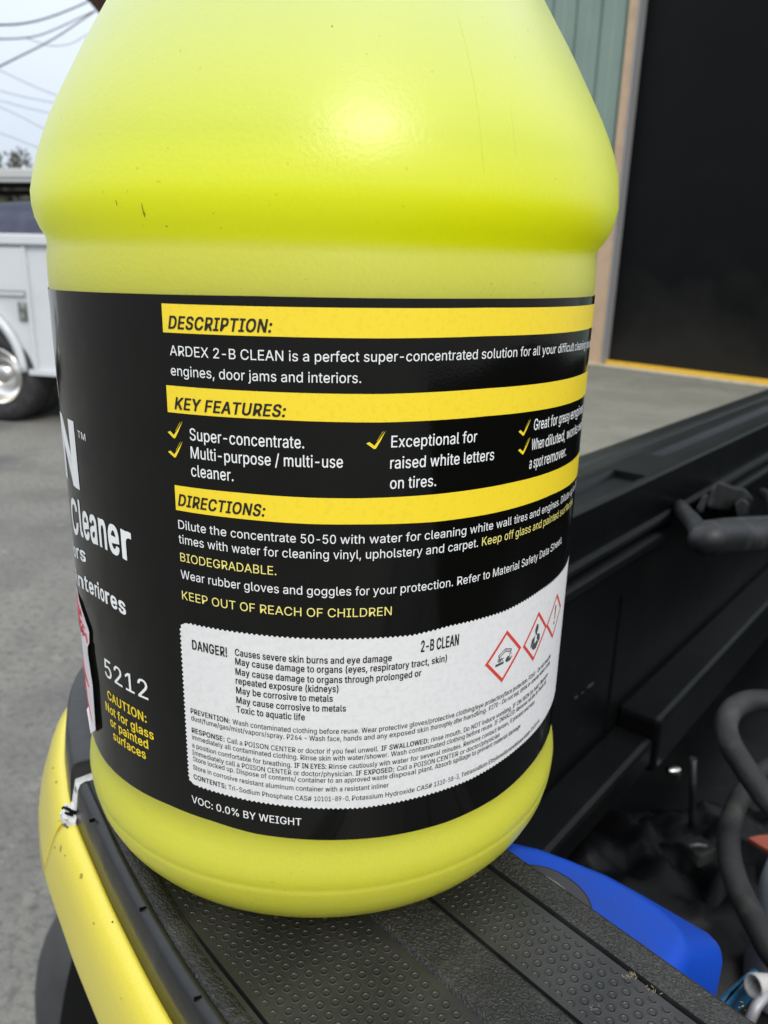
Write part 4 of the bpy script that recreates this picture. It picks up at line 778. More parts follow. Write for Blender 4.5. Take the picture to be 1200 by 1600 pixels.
MARKS = {'band1t': [(-0.0299, -0.00887), (-0.00616, -0.00865), (0.01697, -0.00844), (0.04039, -0.00827), (0.09912, -0.0086)], 'band1b': [(-0.02994, -0.01469), (-0.00627, -0.01448), (0.01712, -0.01442), (0.04086, -0.01417), (0.09918, -0.01463)], 'band2t': [(-0.02999, -0.02569), (-0.00649, -0.02566), (0.01741, -0.02578), (0.04177, -0.02543), (0.09915, -0.02593)], 'band2b': [(-0.02998, -0.03146), (-0.0066, -0.0314), (0.01756, -0.03176), (0.04228, -0.0316), (0.09922, -0.03251)], 'band3t': [(-0.02917, -0.04765), (-0.01361, -0.04774), (0.00228, -0.0481), (0.01235, -0.04826), (0.02992, -0.0483), (0.05184, -0.04818), (0.09927, -0.04855)], 'band3b': [(-0.02915, -0.0534), (-0.01376, -0.05363), (0.00226, -0.05404), (0.01244, -0.05417), (0.03023, -0.05475), (0.04616, -0.05479), (0.06929, -0.05457), (0.09563, -0.05541)], 'panelt': [(-0.02801, -0.08084), (-0.01258, -0.0811), (0.00454, -0.08152), (0.01286, -0.0817), (0.02584, -0.08208), (0.03528, -0.08129), (0.05231, -0.08143), (0.06804, -0.08036), (0.08933, -0.08017)], 'panelb': [(-0.02848, -0.12533), (-0.01388, -0.12631), (0.00459, -0.12731), (0.01383, -0.12779), (0.02847, -0.12748), (0.04436, -0.12714), (0.05712, -0.12617), (0.0657, -0.12572), (0.07974, -0.12297)], 'panell': [(-0.02961, -0.08265), (-0.03014, -0.1022), (-0.02987, -0.12114)], 'check0': [(-0.02986, -0.03586), (-0.02856, -0.03699), (-0.02631, -0.03327)], 'check1': [(-0.03009, -0.04024), (-0.02869, -0.04127), (-0.0265, -0.03763)], 'check2': [(0.01412, -0.03621), (0.01562, -0.03735), (0.01785, -0.03361)], 'check3': [(0.05288, -0.03614), (0.05437, -0.03722), (0.05669, -0.0337)], 'check4': [(0.05324, -0.04062), (0.05476, -0.04175), (0.05712, -0.03806)], 'dia0': [(0.05429, -0.08714), (0.06061, -0.09404), (0.05375, -0.1017), (0.04677, -0.09462)], 'dia1': [(0.06852, -0.08647), (0.07459, -0.09297), (0.06766, -0.10072), (0.06147, -0.09434)], 'dia2': [(0.08192, -0.08562), (0.08743, -0.09198), (0.07998, -0.09892), (0.0753, -0.09324)], 'stick': [(-0.08788, -0.09209), (-0.07785, -0.09045), (-0.06898, -0.09583), (-0.07082, -0.10312), (-0.06918, -0.11198), (-0.07058, -0.12686), (-0.07859, -0.13262), (-0.08772, -0.13408), (-0.08754, -0.1277)]}
GLYPHS = {
'!': (196, ['67,160 63,509 132,509 128,160', '98,-4 80,-1 66,9 56,24 52,41 56,58 66,73 80,83 98,86 116,83 130,73 140,58 143,41 140,24 130,9 116,-1']),
'#': (440, ['242,0 326,509 377,509 294,0', '10,140 19,192 400,192 391,140', '64,0 147,509 198,509 115,0', '40,316 49,368 429,368 421,316']),
'%': (676, ['175,283 146,286 121,297 100,314 86,335 78,360 75,388 75,412 78,440 87,464 101,486 121,503 146,513 175,517 206,513 230,503 250,486 264,464 273,440 276,412 276,388 273,360 264,335 250,314 230,297 205,286', '175,327 198,332 212,346 220,366 223,388 223,412 221,434 213,454 198,468 175,473 153,468 138,454 130,434 127,412 127,388 130,366 138,346 153,332', '501,-10 471,-6 446,5 426,21 412,43 403,68 400,95 400,120 403,147 412,172 427,194 447,210 472,221 501,225 531,221 556,210 576,194 590,172 598,147 601,120 601,95 598,68 589,43 575,21 555,5 531,-6', '501,35 523,40 538,53 546,72 549,95 549,120 546,142 538,162 524,176 501,180 479,176 464,162 456,142 453,120 453,95 456,72 464,53 479,40', '132,0 482,509 540,509 191,0']),
'(': (273, ['89,207 90,235 92,264 96,294 101,324 107,354 114,384 123,413 132,441 142,468 153,494 165,517 177,539 236,539 224,512 212,485 201,457 191,428 182,399 174,370 167,342 161,313 157,285 154,258 152,232 151,207 152,184 153,161 156,138 160,115 165,91 172,67 179,42 188,16 198,-10 210,-38 222,-66 236,-96 177,-96 157,-59 139,-22 124,16 111,55 102,93 95,131 90,169']),
')': (273, ['37,-96 51,-66 64,-37 76,-9 86,18 94,44 102,68 108,93 113,116 117,139 120,162 121,184 122,207 121,232 119,258 116,285 112,313 106,342 99,370 91,399 82,428 72,457 62,485 50,512 37,539 97,539 109,517 120,494 131,468 142,441 151,413 159,384 167,354 173,323 178,293 181,264 183,235 184,207 183,169 178,130 171,91 161,53 149,15 134,-23 117,-60 97,-96']),
',': (188, ['38,-119 68,71 137,71 84,-119']),
'-': (453, ['337,244 337,188 114,188 114,244']),
'.': (188, ['95,-4 78,-1 63,9 53,24 50,41 53,59 63,73 78,83 95,87 113,83 128,73 138,59 141,41 138,24 128,9 113,-1']),
'/': (249, ['235,533 71,-76 14,-76 178,533']),
'0': (453, ['227,-7 200,-5 174,1 151,10 130,24 111,41 95,62 81,86 69,113 60,144 53,178 49,214 48,254 49,294 53,330 60,364 69,395 81,423 95,447 111,467 130,484 151,498 174,508 200,514 227,516 254,514 279,508 302,498 323,484 342,467 358,447 372,423 384,395 393,364 400,330 404,294 405,254 404,214 400,178 393,144 384,113 372,86 358,62 342,41 323,24 302,10 279,1 254,-5', '227,50 262,56 290,74 313,103 330,144 336,168 340,194 343,223 344,254 343,285 340,314 336,341 330,365 313,405 290,435 262,454 227,460 192,454 163,435 140,405 123,365 117,341 113,314 110,285 109,254 110,223 113,194 117,168 123,144 140,103 163,74 192,56']),
'1': (453, ['76,0 76,55 391,55 391,0', '276,509 276,0 212,0 212,448 209,448 86,358 86,427 198,509']),
'2': (453, ['64,0 64,47 234,229 282,282 299,305 311,327 318,349 320,371 317,397 308,419 293,436 273,449 250,457 224,460 196,457 172,447 153,433 139,413 130,390 127,362 66,362 71,405 86,442 111,473 143,496 181,511 225,516 268,511 306,497 337,474 361,445 376,411 381,372 379,345 371,318 357,290 336,259 322,242 306,223 288,202 267,180 153,60 153,57 389,57 389,0']),
'3': (453, ['218,-7 173,-3 133,10 98,30 70,57 52,92 44,132 109,132 115,107 126,87 143,71 165,59 190,52 219,50 248,52 275,61 298,74 315,93 325,116 329,145 326,172 316,196 299,217 275,234 242,244 201,248 157,248 157,299 288,448 288,452 70,452 70,509 372,509 372,461 211,278 211,289 238,290 264,288 287,284 308,276 344,253 371,222 388,185 393,145 387,103 370,66 344,35 309,12 288,4 266,-2 243,-6']),
'4': (453, ['40,105 40,158 247,509 311,509 109,166 109,163 413,163 413,105', '282,0 282,121 282,146 282,318 343,318 343,0']),
'5': (453, ['221,-7 178,-2 140,11 108,32 83,60 67,93 60,130 122,130 127,108 138,89 154,73 173,60 196,52 221,50 250,54 276,64 298,81 314,104 324,132 328,162 324,193 314,221 297,244 275,262 248,273 218,277 192,275 167,268 145,258 128,246 67,253 96,509 366,509 366,452 151,452 134,301 136,301 155,314 178,325 203,332 229,334 263,330 294,321 321,306 345,285 364,260 379,231 388,198 391,163 386,116 369,76 343,41 309,15 289,6 268,-1 245,-6']),
'6': (453, ['226,-7 182,-2 142,15 109,40 84,74 75,94 69,115 65,138 64,162 68,199 80,239 90,261 102,285 118,311 137,340 252,509 322,509 151,261 145,261 154,275 165,288 179,299 196,307 214,312 235,314 278,309 316,295 347,271 370,240 384,202 389,157 384,112 368,73 343,39 310,14 271,-2', '226,48 254,52 279,63 299,79 314,101 324,128 327,157 324,187 314,213 299,235 279,251 254,262 226,265 198,262 174,252 154,236 138,214 128,188 125,158 128,128 138,102 154,80 174,63 198,52']),
'7': (453, ['97,0 323,448 323,452 62,452 62,509 391,509 391,449 165,0']),
'8': (453, ['226,-7 201,-6 178,-2 156,3 136,11 100,33 74,62 57,96 52,135 55,166 65,195 81,220 101,241 125,256 153,265 153,267 119,282 93,308 76,342 70,380 75,417 90,450 114,477 146,498 183,512 226,516 269,512 306,498 337,477 361,450 377,417 382,380 376,342 359,308 333,282 300,267 300,265 327,256 351,241 371,220 387,195 397,166 401,135 395,96 378,62 352,33 317,11 297,3 274,-2 251,-6', '226,49 258,52 285,60 307,74 323,91 333,114 337,139 333,166 322,189 306,208 283,223 256,232 226,235 196,232 169,223 146,208 130,189 119,166 115,139 119,114 129,91 145,74 167,60 195,52', '226,290 252,292 274,300 293,313 307,330 316,351 319,376 316,400 308,420 294,437 275,449 252,457 226,460 200,457 177,449 158,437 145,420 136,400 133,376 136,351 145,330 158,313 178,300 200,292']),
'9': (453, ['226,516 271,510 310,494 343,468 368,434 384,394 389,347 385,310 373,270 363,248 350,224 334,197 315,168 200,0 130,0 301,248 307,248 299,234 287,221 274,210 257,202 238,197 218,195 174,200 137,214 106,237 83,269 69,307 64,352 69,397 85,436 110,469 143,494 182,510', '226,460 198,457 174,446 154,430 138,407 128,381 125,352 128,322 138,295 154,273 174,257 198,247 226,243 254,247 279,257 299,273 314,295 324,321 327,350 324,381 314,407 299,430 279,446 254,457']),
':': (188, ['95,-4 78,-1 63,9 53,24 50,41 53,59 63,73 78,83 95,87 113,83 128,73 138,59 141,41 138,24 128,9 113,-1', '95,271 78,274 63,284 53,299 50,316 53,334 63,349 78,358 95,362 113,358 128,349 138,334 141,316 138,299 128,284 113,274']),
'A': (480, ['16,0 201,509 276,509 463,0 395,0 287,302 264,372 232,478 245,478 213,371 191,302 85,0', '110,142 110,199 370,199 370,142']),
'B': (456, ['60,0 60,509 241,509 290,504 329,491 359,470 381,442 394,410 398,374 395,344 387,320 373,301 356,286 337,275 315,267 315,262 339,257 363,245 385,227 402,203 414,173 418,136 414,100 400,67 377,39 344,18 324,10 301,4 276,1 247,0', '125,57 245,57 296,63 330,80 349,106 355,137 352,162 342,184 327,203 306,218 280,228 248,231 125,231', '125,285 238,285 264,288 288,296 308,309 323,326 333,348 336,372 330,404 313,429 283,446 240,452 125,452']),
'C': (510, ['267,-7 235,-5 205,1 176,11 150,25 126,42 104,63 86,87 70,115 57,146 48,179 42,215 40,254 42,293 48,329 57,362 70,393 86,421 104,445 126,466 150,484 176,498 205,508 235,514 267,516 305,513 340,504 373,490 402,471 427,447 448,418 463,385 473,348 408,348 400,373 389,395 375,413 357,428 338,440 315,449 292,454 267,456 223,450 184,432 166,419 150,404 137,385 125,364 116,340 109,314 104,285 103,254 104,223 109,195 116,169 125,145 137,124 151,105 166,89 184,76 223,59 267,53 292,55 315,60 338,69 357,81 375,96 389,114 400,136 408,160 473,160 464,124 448,91 428,62 402,38 373,18 341,5 305,-4']),
'D': (502, ['219,0 96,0 96,57 215,57 245,58 272,63 296,70 318,81 337,94 354,110 368,128 379,149 388,172 394,198 398,225 399,255 398,285 394,312 388,338 379,361 354,399 320,428 299,438 275,446 249,450 221,452 93,452 93,509 225,509 261,507 294,501 325,492 353,478 378,461 399,441 418,418 433,391 446,361 455,329 460,293 462,255 460,217 455,181 446,149 433,119 417,92 398,68 376,48 351,31 322,17 291,8 256,2', '125,509 125,0 60,0 60,509']),
'E': (419, ['60,0 60,509 372,509 372,452 125,452 125,286 355,286 355,229 125,229 125,57 375,57 375,0']),
'F': (410, ['60,0 60,509 369,509 369,452 125,452 125,278 346,278 346,221 125,221 125,0']),
'G': (520, ['269,-7 236,-5 205,1 176,11 149,25 125,43 103,64 85,88 69,116 56,147 47,180 42,216 40,254 42,293 47,329 56,362 69,393 85,421 103,445 125,466 149,484 175,498 203,508 233,514 265,516 304,513 340,504 374,489 403,469 429,445 449,416 464,384 474,349 408,349 399,372 387,393 373,411 356,427 337,439 315,448 291,454 265,456 222,450 183,432 150,404 125,364 116,340 109,314 104,285 103,254 104,223 109,195 116,169 125,145 137,124 151,105 166,89 184,76 224,59 269,53 309,58 345,71 374,93 396,123 410,160 415,202 434,199 283,199 283,256 478,256 478,200 476,170 471,141 463,115 451,91 436,69 419,50 399,33 377,19 352,8 326,0 298,-5']),
'H': (517, ['60,0 60,509 125,509 125,289 392,289 392,509 457,509 457,0 392,0 392,232 125,232 125,0']),
'I': (300, ['31,0 31,57 118,57 118,452 31,452 31,509 269,509 269,452 183,452 183,57 269,57 269,0']),
'K': (467, ['104,145 104,216 139,261 174,303 212,344 364,509 448,509 231,276 228,276', '60,0 60,509 125,509 125,334 124,225 125,193 125,0', '372,0 188,259 228,309 449,0']),
'L': (393, ['60,0 60,509 125,509 125,57 361,57 361,0']),
'M': (628, ['60,0 60,509 152,509 277,187 287,159 299,123 311,84 322,49 307,49 318,83 330,121 342,158 352,187 476,509 568,509 568,0 504,0 504,291 504,327 505,369 506,413 507,457 513,457 498,409 482,363 467,322 456,291 342,0 286,0 170,291 159,321 145,361 129,408 112,457 119,457 120,416 121,372 122,328 122,291 122,0']),
'N': (523, ['60,0 60,509 136,509 343,183 363,151 388,107 414,55 405,54 401,108 399,157 399,195 399,509 463,509 463,0 387,0 202,290 177,331 148,381 108,452 119,454 122,384 124,328 125,291 125,0']),
'O': (533, ['267,-7 235,-5 205,1 176,11 150,25 126,42 105,63 86,87 70,115 57,146 48,179 42,215 40,254 42,293 48,329 57,362 70,393 86,421 105,445 126,466 150,484 176,498 205,508 235,514 267,516 299,514 329,508 358,498 384,484 408,466 429,445 448,421 464,393 477,362 486,329 491,293 493,254 491,215 486,179 477,146 464,115 448,87 429,63 408,42 384,25 358,11 329,1 299,-5', '267,53 310,59 349,76 367,89 383,104 396,123 408,144 418,168 425,194 429,223 430,254 429,286 425,315 418,341 408,365 396,386 383,404 367,420 349,433 310,450 267,456 223,450 184,433 166,420 151,404 137,385 125,364 116,340 109,314 104,285 103,254 104,223 109,194 116,168 125,144 137,123 151,105 166,89 184,76 223,59']),
'P': (445, ['60,0 60,509 235,509 263,508 289,504 312,497 332,487 366,462 390,430 404,391 409,348 404,304 390,265 366,233 332,207 312,198 289,191 263,187 235,186 109,186 109,242 233,242 269,246 297,256 318,272 333,294 342,320 344,348 342,376 333,402 318,423 297,439 268,449 232,452 125,452 125,0']),
'R': (449, ['60,0 60,509 236,509 264,508 289,504 312,498 333,489 367,465 390,433 404,395 409,352 404,309 390,271 367,240 333,217 312,209 289,203 264,199 236,198 96,198 96,255 234,255 269,258 298,267 319,281 334,300 342,324 345,352 342,380 334,405 319,425 298,440 269,449 233,452 125,452 125,0', '353,0 230,229 303,229 428,0']),
'S': (447, ['224,-9 197,-8 172,-4 149,1 128,9 91,31 64,60 46,96 38,137 104,137 110,110 123,88 142,71 166,59 194,51 224,49 257,52 286,60 310,74 329,92 342,114 346,139 342,161 332,179 316,193 296,205 245,222 184,239 154,249 128,261 105,274 86,289 60,326 52,372 58,413 75,448 102,476 138,498 158,506 180,512 203,515 227,516 252,515 274,512 296,506 316,498 351,476 377,449 394,415 401,378 337,378 327,412 302,437 267,453 225,459 194,456 167,448 145,435 129,418 119,398 115,376 119,352 131,334 148,319 169,308 212,293 264,279 312,264 336,252 359,238 378,220 395,198 405,171 408,139 403,99 386,64 360,34 323,11 302,2 278,-4 252,-8']),
'T': (449, ['32,452 32,509 417,509 417,452 257,452 257,0 193,0 193,452']),
'U': (517, ['259,-8 230,-7 203,-2 177,5 154,15 133,28 114,43 98,61 85,80 74,101 66,124 62,148 60,173 60,509 124,509 124,178 128,144 141,113 161,88 187,68 220,56 259,52 298,56 331,68 357,88 377,113 389,144 393,178 393,509 457,509 457,173 456,148 451,124 444,101 433,80 419,61 403,43 384,28 363,15 340,5 315,-2 288,-7']),
'V': (480, ['204,0 16,509 84,509 192,206 215,137 248,31 235,31 267,138 290,206 395,509 463,509 278,0']),
'W': (686, ['155,0 16,509 82,509 163,196 175,145 187,94 197,40 189,40 200,94 211,145 224,196 306,509 380,509 462,196 474,145 486,94 497,40 488,40 499,94 510,145 523,196 603,509 670,509 530,0 455,0 368,323 351,391 336,475 350,475 335,395 318,323 230,0']),
'X': (474, ['18,0 217,284 217,236 29,509 104,509 178,400 204,361 223,329 243,292 232,292 252,329 272,361 298,400 374,509 446,509 259,239 259,287 456,0 382,0 292,129 268,165 250,195 230,231 244,231 225,196 206,166 182,129 91,0']),
'Y': (472, ['203,0 203,208 16,509 91,509 192,344 222,292 250,230 224,230 238,264 251,293 280,344 381,509 455,509 268,208 268,0']),
'a': (389, ['160,-9 126,-5 94,5 68,22 48,45 34,74 30,108 34,138 43,161 58,179 78,193 100,204 125,211 178,220 234,227 252,230 265,235 273,243 276,255 276,257 274,278 267,297 256,311 240,322 220,329 196,331 171,329 149,322 132,313 118,301 108,288 100,274 41,291 57,322 79,346 104,364 133,375 163,382 194,384 216,383 239,379 263,372 286,360 306,343 322,320 333,290 337,251 337,0 277,0 277,52 272,52 264,38 252,25 236,12 215,1 190,-6', '170,45 202,49 228,59 248,74 263,93 272,115 276,138 276,190 270,186 259,182 231,176 200,171 175,168 134,159 117,150 103,139 95,124 92,105 94,87 102,72 114,60 130,52 149,47']),
'b': (424, ['229,-8 198,-5 172,4 153,17 138,31 118,59 112,59 112,0 53,0 53,509 114,509 114,319 118,319 137,346 152,360 171,373 197,382 229,384 274,378 313,361 345,332 370,293 379,270 385,245 389,218 390,189 389,160 385,133 379,107 370,84 345,45 313,16 274,-2', '220,47 252,52 279,66 300,88 316,117 325,151 328,189 325,227 316,261 301,289 280,311 253,325 220,330 188,326 161,312 140,291 125,263 116,229 113,189 116,149 125,115 140,87 162,65 188,52']),
'c': (396, ['207,-8 182,-6 159,-2 137,6 117,16 99,30 82,46 68,64 56,85 46,108 39,133 35,159 34,187 35,216 39,243 46,268 56,291 68,312 82,330 99,346 117,360 137,370 159,378 182,382 207,384 234,382 260,377 284,368 305,356 324,340 340,322 353,301 362,277 303,262 298,276 290,289 281,301 270,311 257,319 242,325 226,329 207,330 173,325 145,310 124,287 108,258 99,224 96,187 99,151 108,117 124,88 145,66 173,51 207,46 226,48 243,52 258,58 271,66 282,76 292,89 304,117 363,102 354,78 341,56 325,37 306,21 285,8 261,-1 235,-6']),
'd': (424, ['195,-8 151,-2 111,16 79,45 55,84 46,107 39,133 35,160 34,189 35,218 39,245 46,270 55,293 80,332 112,361 151,378 196,384 228,382 253,373 273,360 287,346 298,332 306,319 311,319 311,509 372,509 372,0 313,0 313,59 307,59 287,31 272,17 252,4 227,-5', '205,47 236,52 263,65 284,87 299,115 309,149 312,189 309,229 300,263 284,291 263,312 237,326 205,330 172,325 145,311 124,289 108,261 99,227 96,189 99,151 109,117 124,88 145,66 172,52']),
'e': (404, ['212,-8 185,-6 160,-2 138,6 117,16 98,30 82,46 68,64 56,85 46,108 39,132 35,159 34,187 35,215 39,242 46,267 55,290 67,311 80,329 97,346 115,359 135,370 157,378 180,382 205,384 236,382 266,374 294,360 319,341 341,315 357,282 367,242 371,194 371,169 75,169 75,221 338,221 310,202 307,237 298,269 283,294 263,314 237,326 205,330 173,326 146,313 125,294 109,270 99,241 96,211 96,178 100,139 110,106 128,80 151,61 179,50 212,46 234,48 254,53 271,61 285,73 297,88 306,105 365,91 353,63 335,39 311,19 283,4 249,-5']),
'f': (254, ['228,379 228,327 6,327 6,379', '81,0 81,432 85,461 96,486 113,505 135,519 161,527 187,530 222,527 243,521 227,468 215,472 195,474 171,470 154,460 145,443 142,419 142,0']),
'g': (425, ['207,-151 168,-148 134,-140 105,-127 82,-110 64,-91 51,-69 101,-41 122,-66 136,-78 154,-88 178,-95 207,-97 249,-92 282,-75 304,-46 311,-6 311,68 306,68 287,41 272,28 252,16 227,8 195,5 151,10 113,27 80,53 55,90 46,112 39,136 35,163 34,191 35,219 39,246 46,270 55,293 80,332 112,361 152,378 196,384 228,382 253,373 273,360 288,346 308,319 313,319 313,379 372,379 372,-9 367,-54 350,-90 324,-117 291,-136 251,-147', '205,59 237,63 264,75 285,95 300,121 309,154 312,193 309,231 300,264 285,291 264,312 237,326 205,330 172,326 145,312 124,290 109,262 99,230 96,193 99,155 109,123 124,96 145,76 172,63']),
'h': (410, ['114,227 114,0 53,0 53,509 114,509 114,287 102,287 112,311 124,332 137,349 152,362 187,379 227,384 264,380 295,369 321,349 341,321 353,285 357,240 357,0 296,0 296,235 290,275 273,304 246,323 210,329 184,326 161,317 141,303 126,283 117,257']),
'i': (167, ['53,0 53,379 114,379 114,0', '84,443 68,446 54,455 44,468 41,483 44,499 54,512 68,521 84,524 100,521 114,512 123,499 126,483 123,468 114,455 100,446']),
'j': (167, ['53,379 114,379 114,-30 111,-62 102,-90 86,-112 65,-129 37,-139 4,-143 -10,-143 -10,-87 2,-87 25,-83 40,-72 50,-54 53,-29', '83,443 67,446 53,455 44,468 41,483 44,499 53,512 67,521 83,524 100,521 114,512 123,499 126,483 123,468 114,455 100,446']),
'k': (381, ['110,137 110,212 121,212 284,379 360,379 184,199 177,199', '53,0 53,509 114,509 114,0', '294,0 148,186 191,229 372,0']),
'l': (189, ['139,-2 101,3 74,20 58,48 53,84 53,509 114,509 114,99 116,76 120,62 130,54 146,52 160,53 170,54 181,3 162,-1']),
'm': (610, ['53,0 53,379 112,379 112,295 108,295 118,323 132,346 151,363 172,376 195,384 219,386 257,380 287,361 309,332 321,295 312,295 322,320 337,343 357,361 381,375 408,383 437,386 468,382 497,372 522,354 541,328 553,296 557,255 557,0 496,0 496,254 490,289 473,313 448,326 419,330 395,328 374,320 358,307 345,290 338,270 335,247 335,0 274,0 274,260 269,288 253,311 229,325 199,330 178,328 158,320 140,307 126,289 117,266 114,238 114,0']),
'n': (410, ['114,227 114,0 53,0 53,379 112,379 112,287 102,287 112,311 124,332 137,349 152,362 187,379 227,384 264,380 295,369 321,349 341,321 353,285 357,240 357,0 296,0 296,235 290,275 273,304 246,323 210,329 184,326 161,317 141,303 126,283 117,257']),
'o': (415, ['207,-8 182,-6 159,-2 137,6 117,16 99,30 82,46 68,64 56,85 46,108 39,133 35,159 34,187 35,216 39,243 46,268 56,291 68,312 82,330 99,346 117,360 137,370 159,378 182,382 207,384 232,382 256,378 279,370 299,360 317,346 334,330 347,312 359,291 369,268 376,243 380,216 381,187 380,159 376,133 369,108 359,85 347,64 334,46 317,30 299,16 279,6 256,-2 232,-6', '207,46 242,51 270,66 292,88 307,117 316,151 319,187 316,224 307,258 292,287 270,310 242,325 207,330 173,325 145,310 124,287 108,258 99,224 96,187 99,151 108,117 124,88 145,66 173,51']),
'p': (424, ['53,-143 53,379 112,379 112,319 118,319 137,346 152,360 171,373 197,382 229,384 274,378 313,361 345,332 370,293 379,270 385,245 389,218 390,189 389,160 385,133 379,107 370,84 345,45 313,16 274,-2 229,-8 198,-5 173,4 153,17 138,31 118,59 114,59 114,-143', '220,47 252,52 279,66 300,88 316,117 325,151 328,189 325,227 316,261 301,289 280,311 253,325 220,330 188,326 161,312 140,291 125,263 116,229 113,189 116,149 125,115 140,87 162,65 188,52']),
'q': (424, ['372,-143 311,-143 311,59 306,59 287,31 272,17 252,4 227,-5 195,-8 151,-2 111,16 79,45 55,84 46,107 39,133 35,160 34,189 35,218 39,245 46,270 55,293 80,332 112,361 151,378 196,384 228,382 253,373 273,360 287,346 307,319 313,319 313,379 372,379', '205,47 236,52 263,65 284,87 299,115 309,149 312,189 309,229 300,263 284,291 263,312 237,326 205,330 172,325 145,311 124,289 108,261 99,227 96,189 99,151 109,117 124,88 145,66 172,52']),
'r': (259, ['53,0 53,379 112,379 112,321 115,321 130,347 152,367 181,380 213,385 229,384 243,384 243,322 230,324 207,326 182,323 159,315 140,301 126,284 117,262 114,237 114,0']),
's': (365, ['182,-8 145,-5 112,3 84,18 62,38 46,63 36,94 94,107 105,79 124,60 150,49 181,45 217,49 244,62 262,81 268,103 264,121 254,136 237,147 212,155 149,170 104,186 72,208 53,237 47,274 52,305 65,332 87,354 115,370 149,381 187,384 223,381 254,372 279,358 299,339 314,316 324,290 268,277 258,298 243,316 220,329 187,333 156,329 131,317 114,299 109,277 113,258 124,243 144,232 172,223 229,209 275,193 306,171 325,142 331,107 326,75 312,47 290,24 260,6 223,-4']),
't': (227, ['204,379 204,327 6,327 6,379', '65,471 126,471 126,98 128,76 136,61 150,53 170,50 185,51 202,54 213,2 192,-3 168,-4 125,2 92,21 72,52 65,93']),
'u': (410, ['182,-5 146,-1 115,11 89,30 69,59 57,95 53,139 53,379 114,379 114,144 120,104 137,75 164,56 200,50 226,53 249,62 269,76 283,97 293,122 296,153 296,379 357,379 357,0 298,0 298,92 307,92 297,68 286,47 272,30 257,17 222,0']),
'v': (389, ['163,0 17,379 84,379 165,155 187,87 206,21 184,21 203,87 224,155 305,379 371,379 226,0']),
'w': (567, ['138,0 23,379 87,379 133,214 154,137 175,41 165,41 186,135 206,214 252,379 316,379 362,214 382,136 402,41 391,41 413,135 434,214 480,379 545,379 429,0 368,0 319,172 305,225 291,280 277,338 291,338 277,280 263,225 248,172 199,0']),
'x': (379, ['21,0 171,218 171,171 29,379 100,379 147,306 179,253 207,206 175,206 202,253 233,306 282,379 352,379 209,169 209,214 358,0 287,0 231,85 200,136 173,182 205,182 178,136 148,85 91,0']),
'y': (389, ['47,-139 61,-86 71,-87 88,-90 104,-89 118,-84 130,-74 141,-58 151,-36 163,-1 17,379 84,379 165,155 187,87 206,21 184,21 202,87 224,155 305,379 371,379 204,-58 191,-85 177,-107 159,-124 139,-136 116,-143 91,-145 65,-143']),
}

# ------------------------------------------------------------------ jug
JX, JY, R0 = -.017894, .236724, .075
BASE = Vector((JX, JY, HC-.171))
jug = thing('cleaner_jug', 'large yellow plastic jug of cleaner with black printed label standing on the rail', 'jug', BASE)
prof = [(.002, -.1672), (.040, -.1672), (.052, -.1690), (.0575, -.1708), (.0605, -.1710), (.0635, -.1703), (.0668, -.1688), (.0705, -.1655), (.0733, -.1615), (.0751, -.1575), (.0760, -.1535), (.07615, -.1522), (.0759, -.1517), (.07625, -.1511), (.0764, -.1485), (.0760, -.1455),
        (.0750, -.1425), (.0744, -.1400), (.07435, -.1375), (.0746, -.1362), (.07475, -.134), (.0748, -.120), (.0748, -.060), (.0748, -.012), (.0748, -.0045), (.0746, -.0005), (.0743, .0018), (.0741, .0033), (.0745, .0048), (.0757, .0066), (.0768, .0090), (.0775, .0120), (.0777, .0150),
        (.0770, .0190), (.0761, .0230), (.0747, .0270), (.0730, .0310), (.0710, .0350), (.0688, .0390), (.0665, .0430), (.0642, .0470), (.0618, .0510), (.0592, .0550), (.0560, .0600), (.0500, .0690), (.0440, .0780), (.0380, .0865), (.0320, .0940), (.0270, .0990), (.0235, .1020), (.0215, .1050), (.0210, .1150), (.0210, .1200), (.0005, .1201)]
NS = 160
def jpt(r, h, th):              # th = 0 faces the lens, positive to the right
    dx = max(0., min(.0016, (h-.004)*.08))
    return Vector((JX + dx + r*math.sin(th), JY - r*math.cos(th), HC+h))
pr = []
for i in range(len(prof)-1):
    (r0, h0), (r1, h1) = prof[i], prof[i+1]; k = max(1, int(abs(h1-h0)/.004))
    for j in range(k): pr.append((lerp(r0, r1, j/k), lerp(h0, h1, j/k)))
pr.append(prof[-1])
m = MB()
def dent(h, th):                # faint unevenness of blown plastic
    return .00035*noise.noise(Vector((th*1.4, h*22, 2.))) if h > -.004 or h < -.14 else 0.
m.rings([[jpt(r + (dent(h, 2*math.pi*k/NS if k <= NS//2 else 2*math.pi*k/NS-2*math.pi) if r > .03 else 0), h, 2*math.pi*k/NS) for k in range(NS)] for r, h in pr], True, True)
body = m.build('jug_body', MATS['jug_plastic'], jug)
m = MB(); m.lathe([(.0232, .1085), (.0236, .1095), (.0236, .1235), (.0226, .125), (.0005, .1252)], (JX+.0016, JY, HC), (0, 0, 1), (1, 0, 0), 64); m.build('jug_cap', MATS['cap_black'], jug)
m = MB(); m.tube(smooth_path([jpt(.062, .050, 2.7), jpt(.070, .066, 2.7), jpt(.066, .085, 2.7), jpt(.050, .098, 2.7), jpt(.030, .101, 2.7), jpt(.02, .104, 2.7)], 6), .0085, 14); m.build('jug_handle', MATS['jug_plastic'], jug)

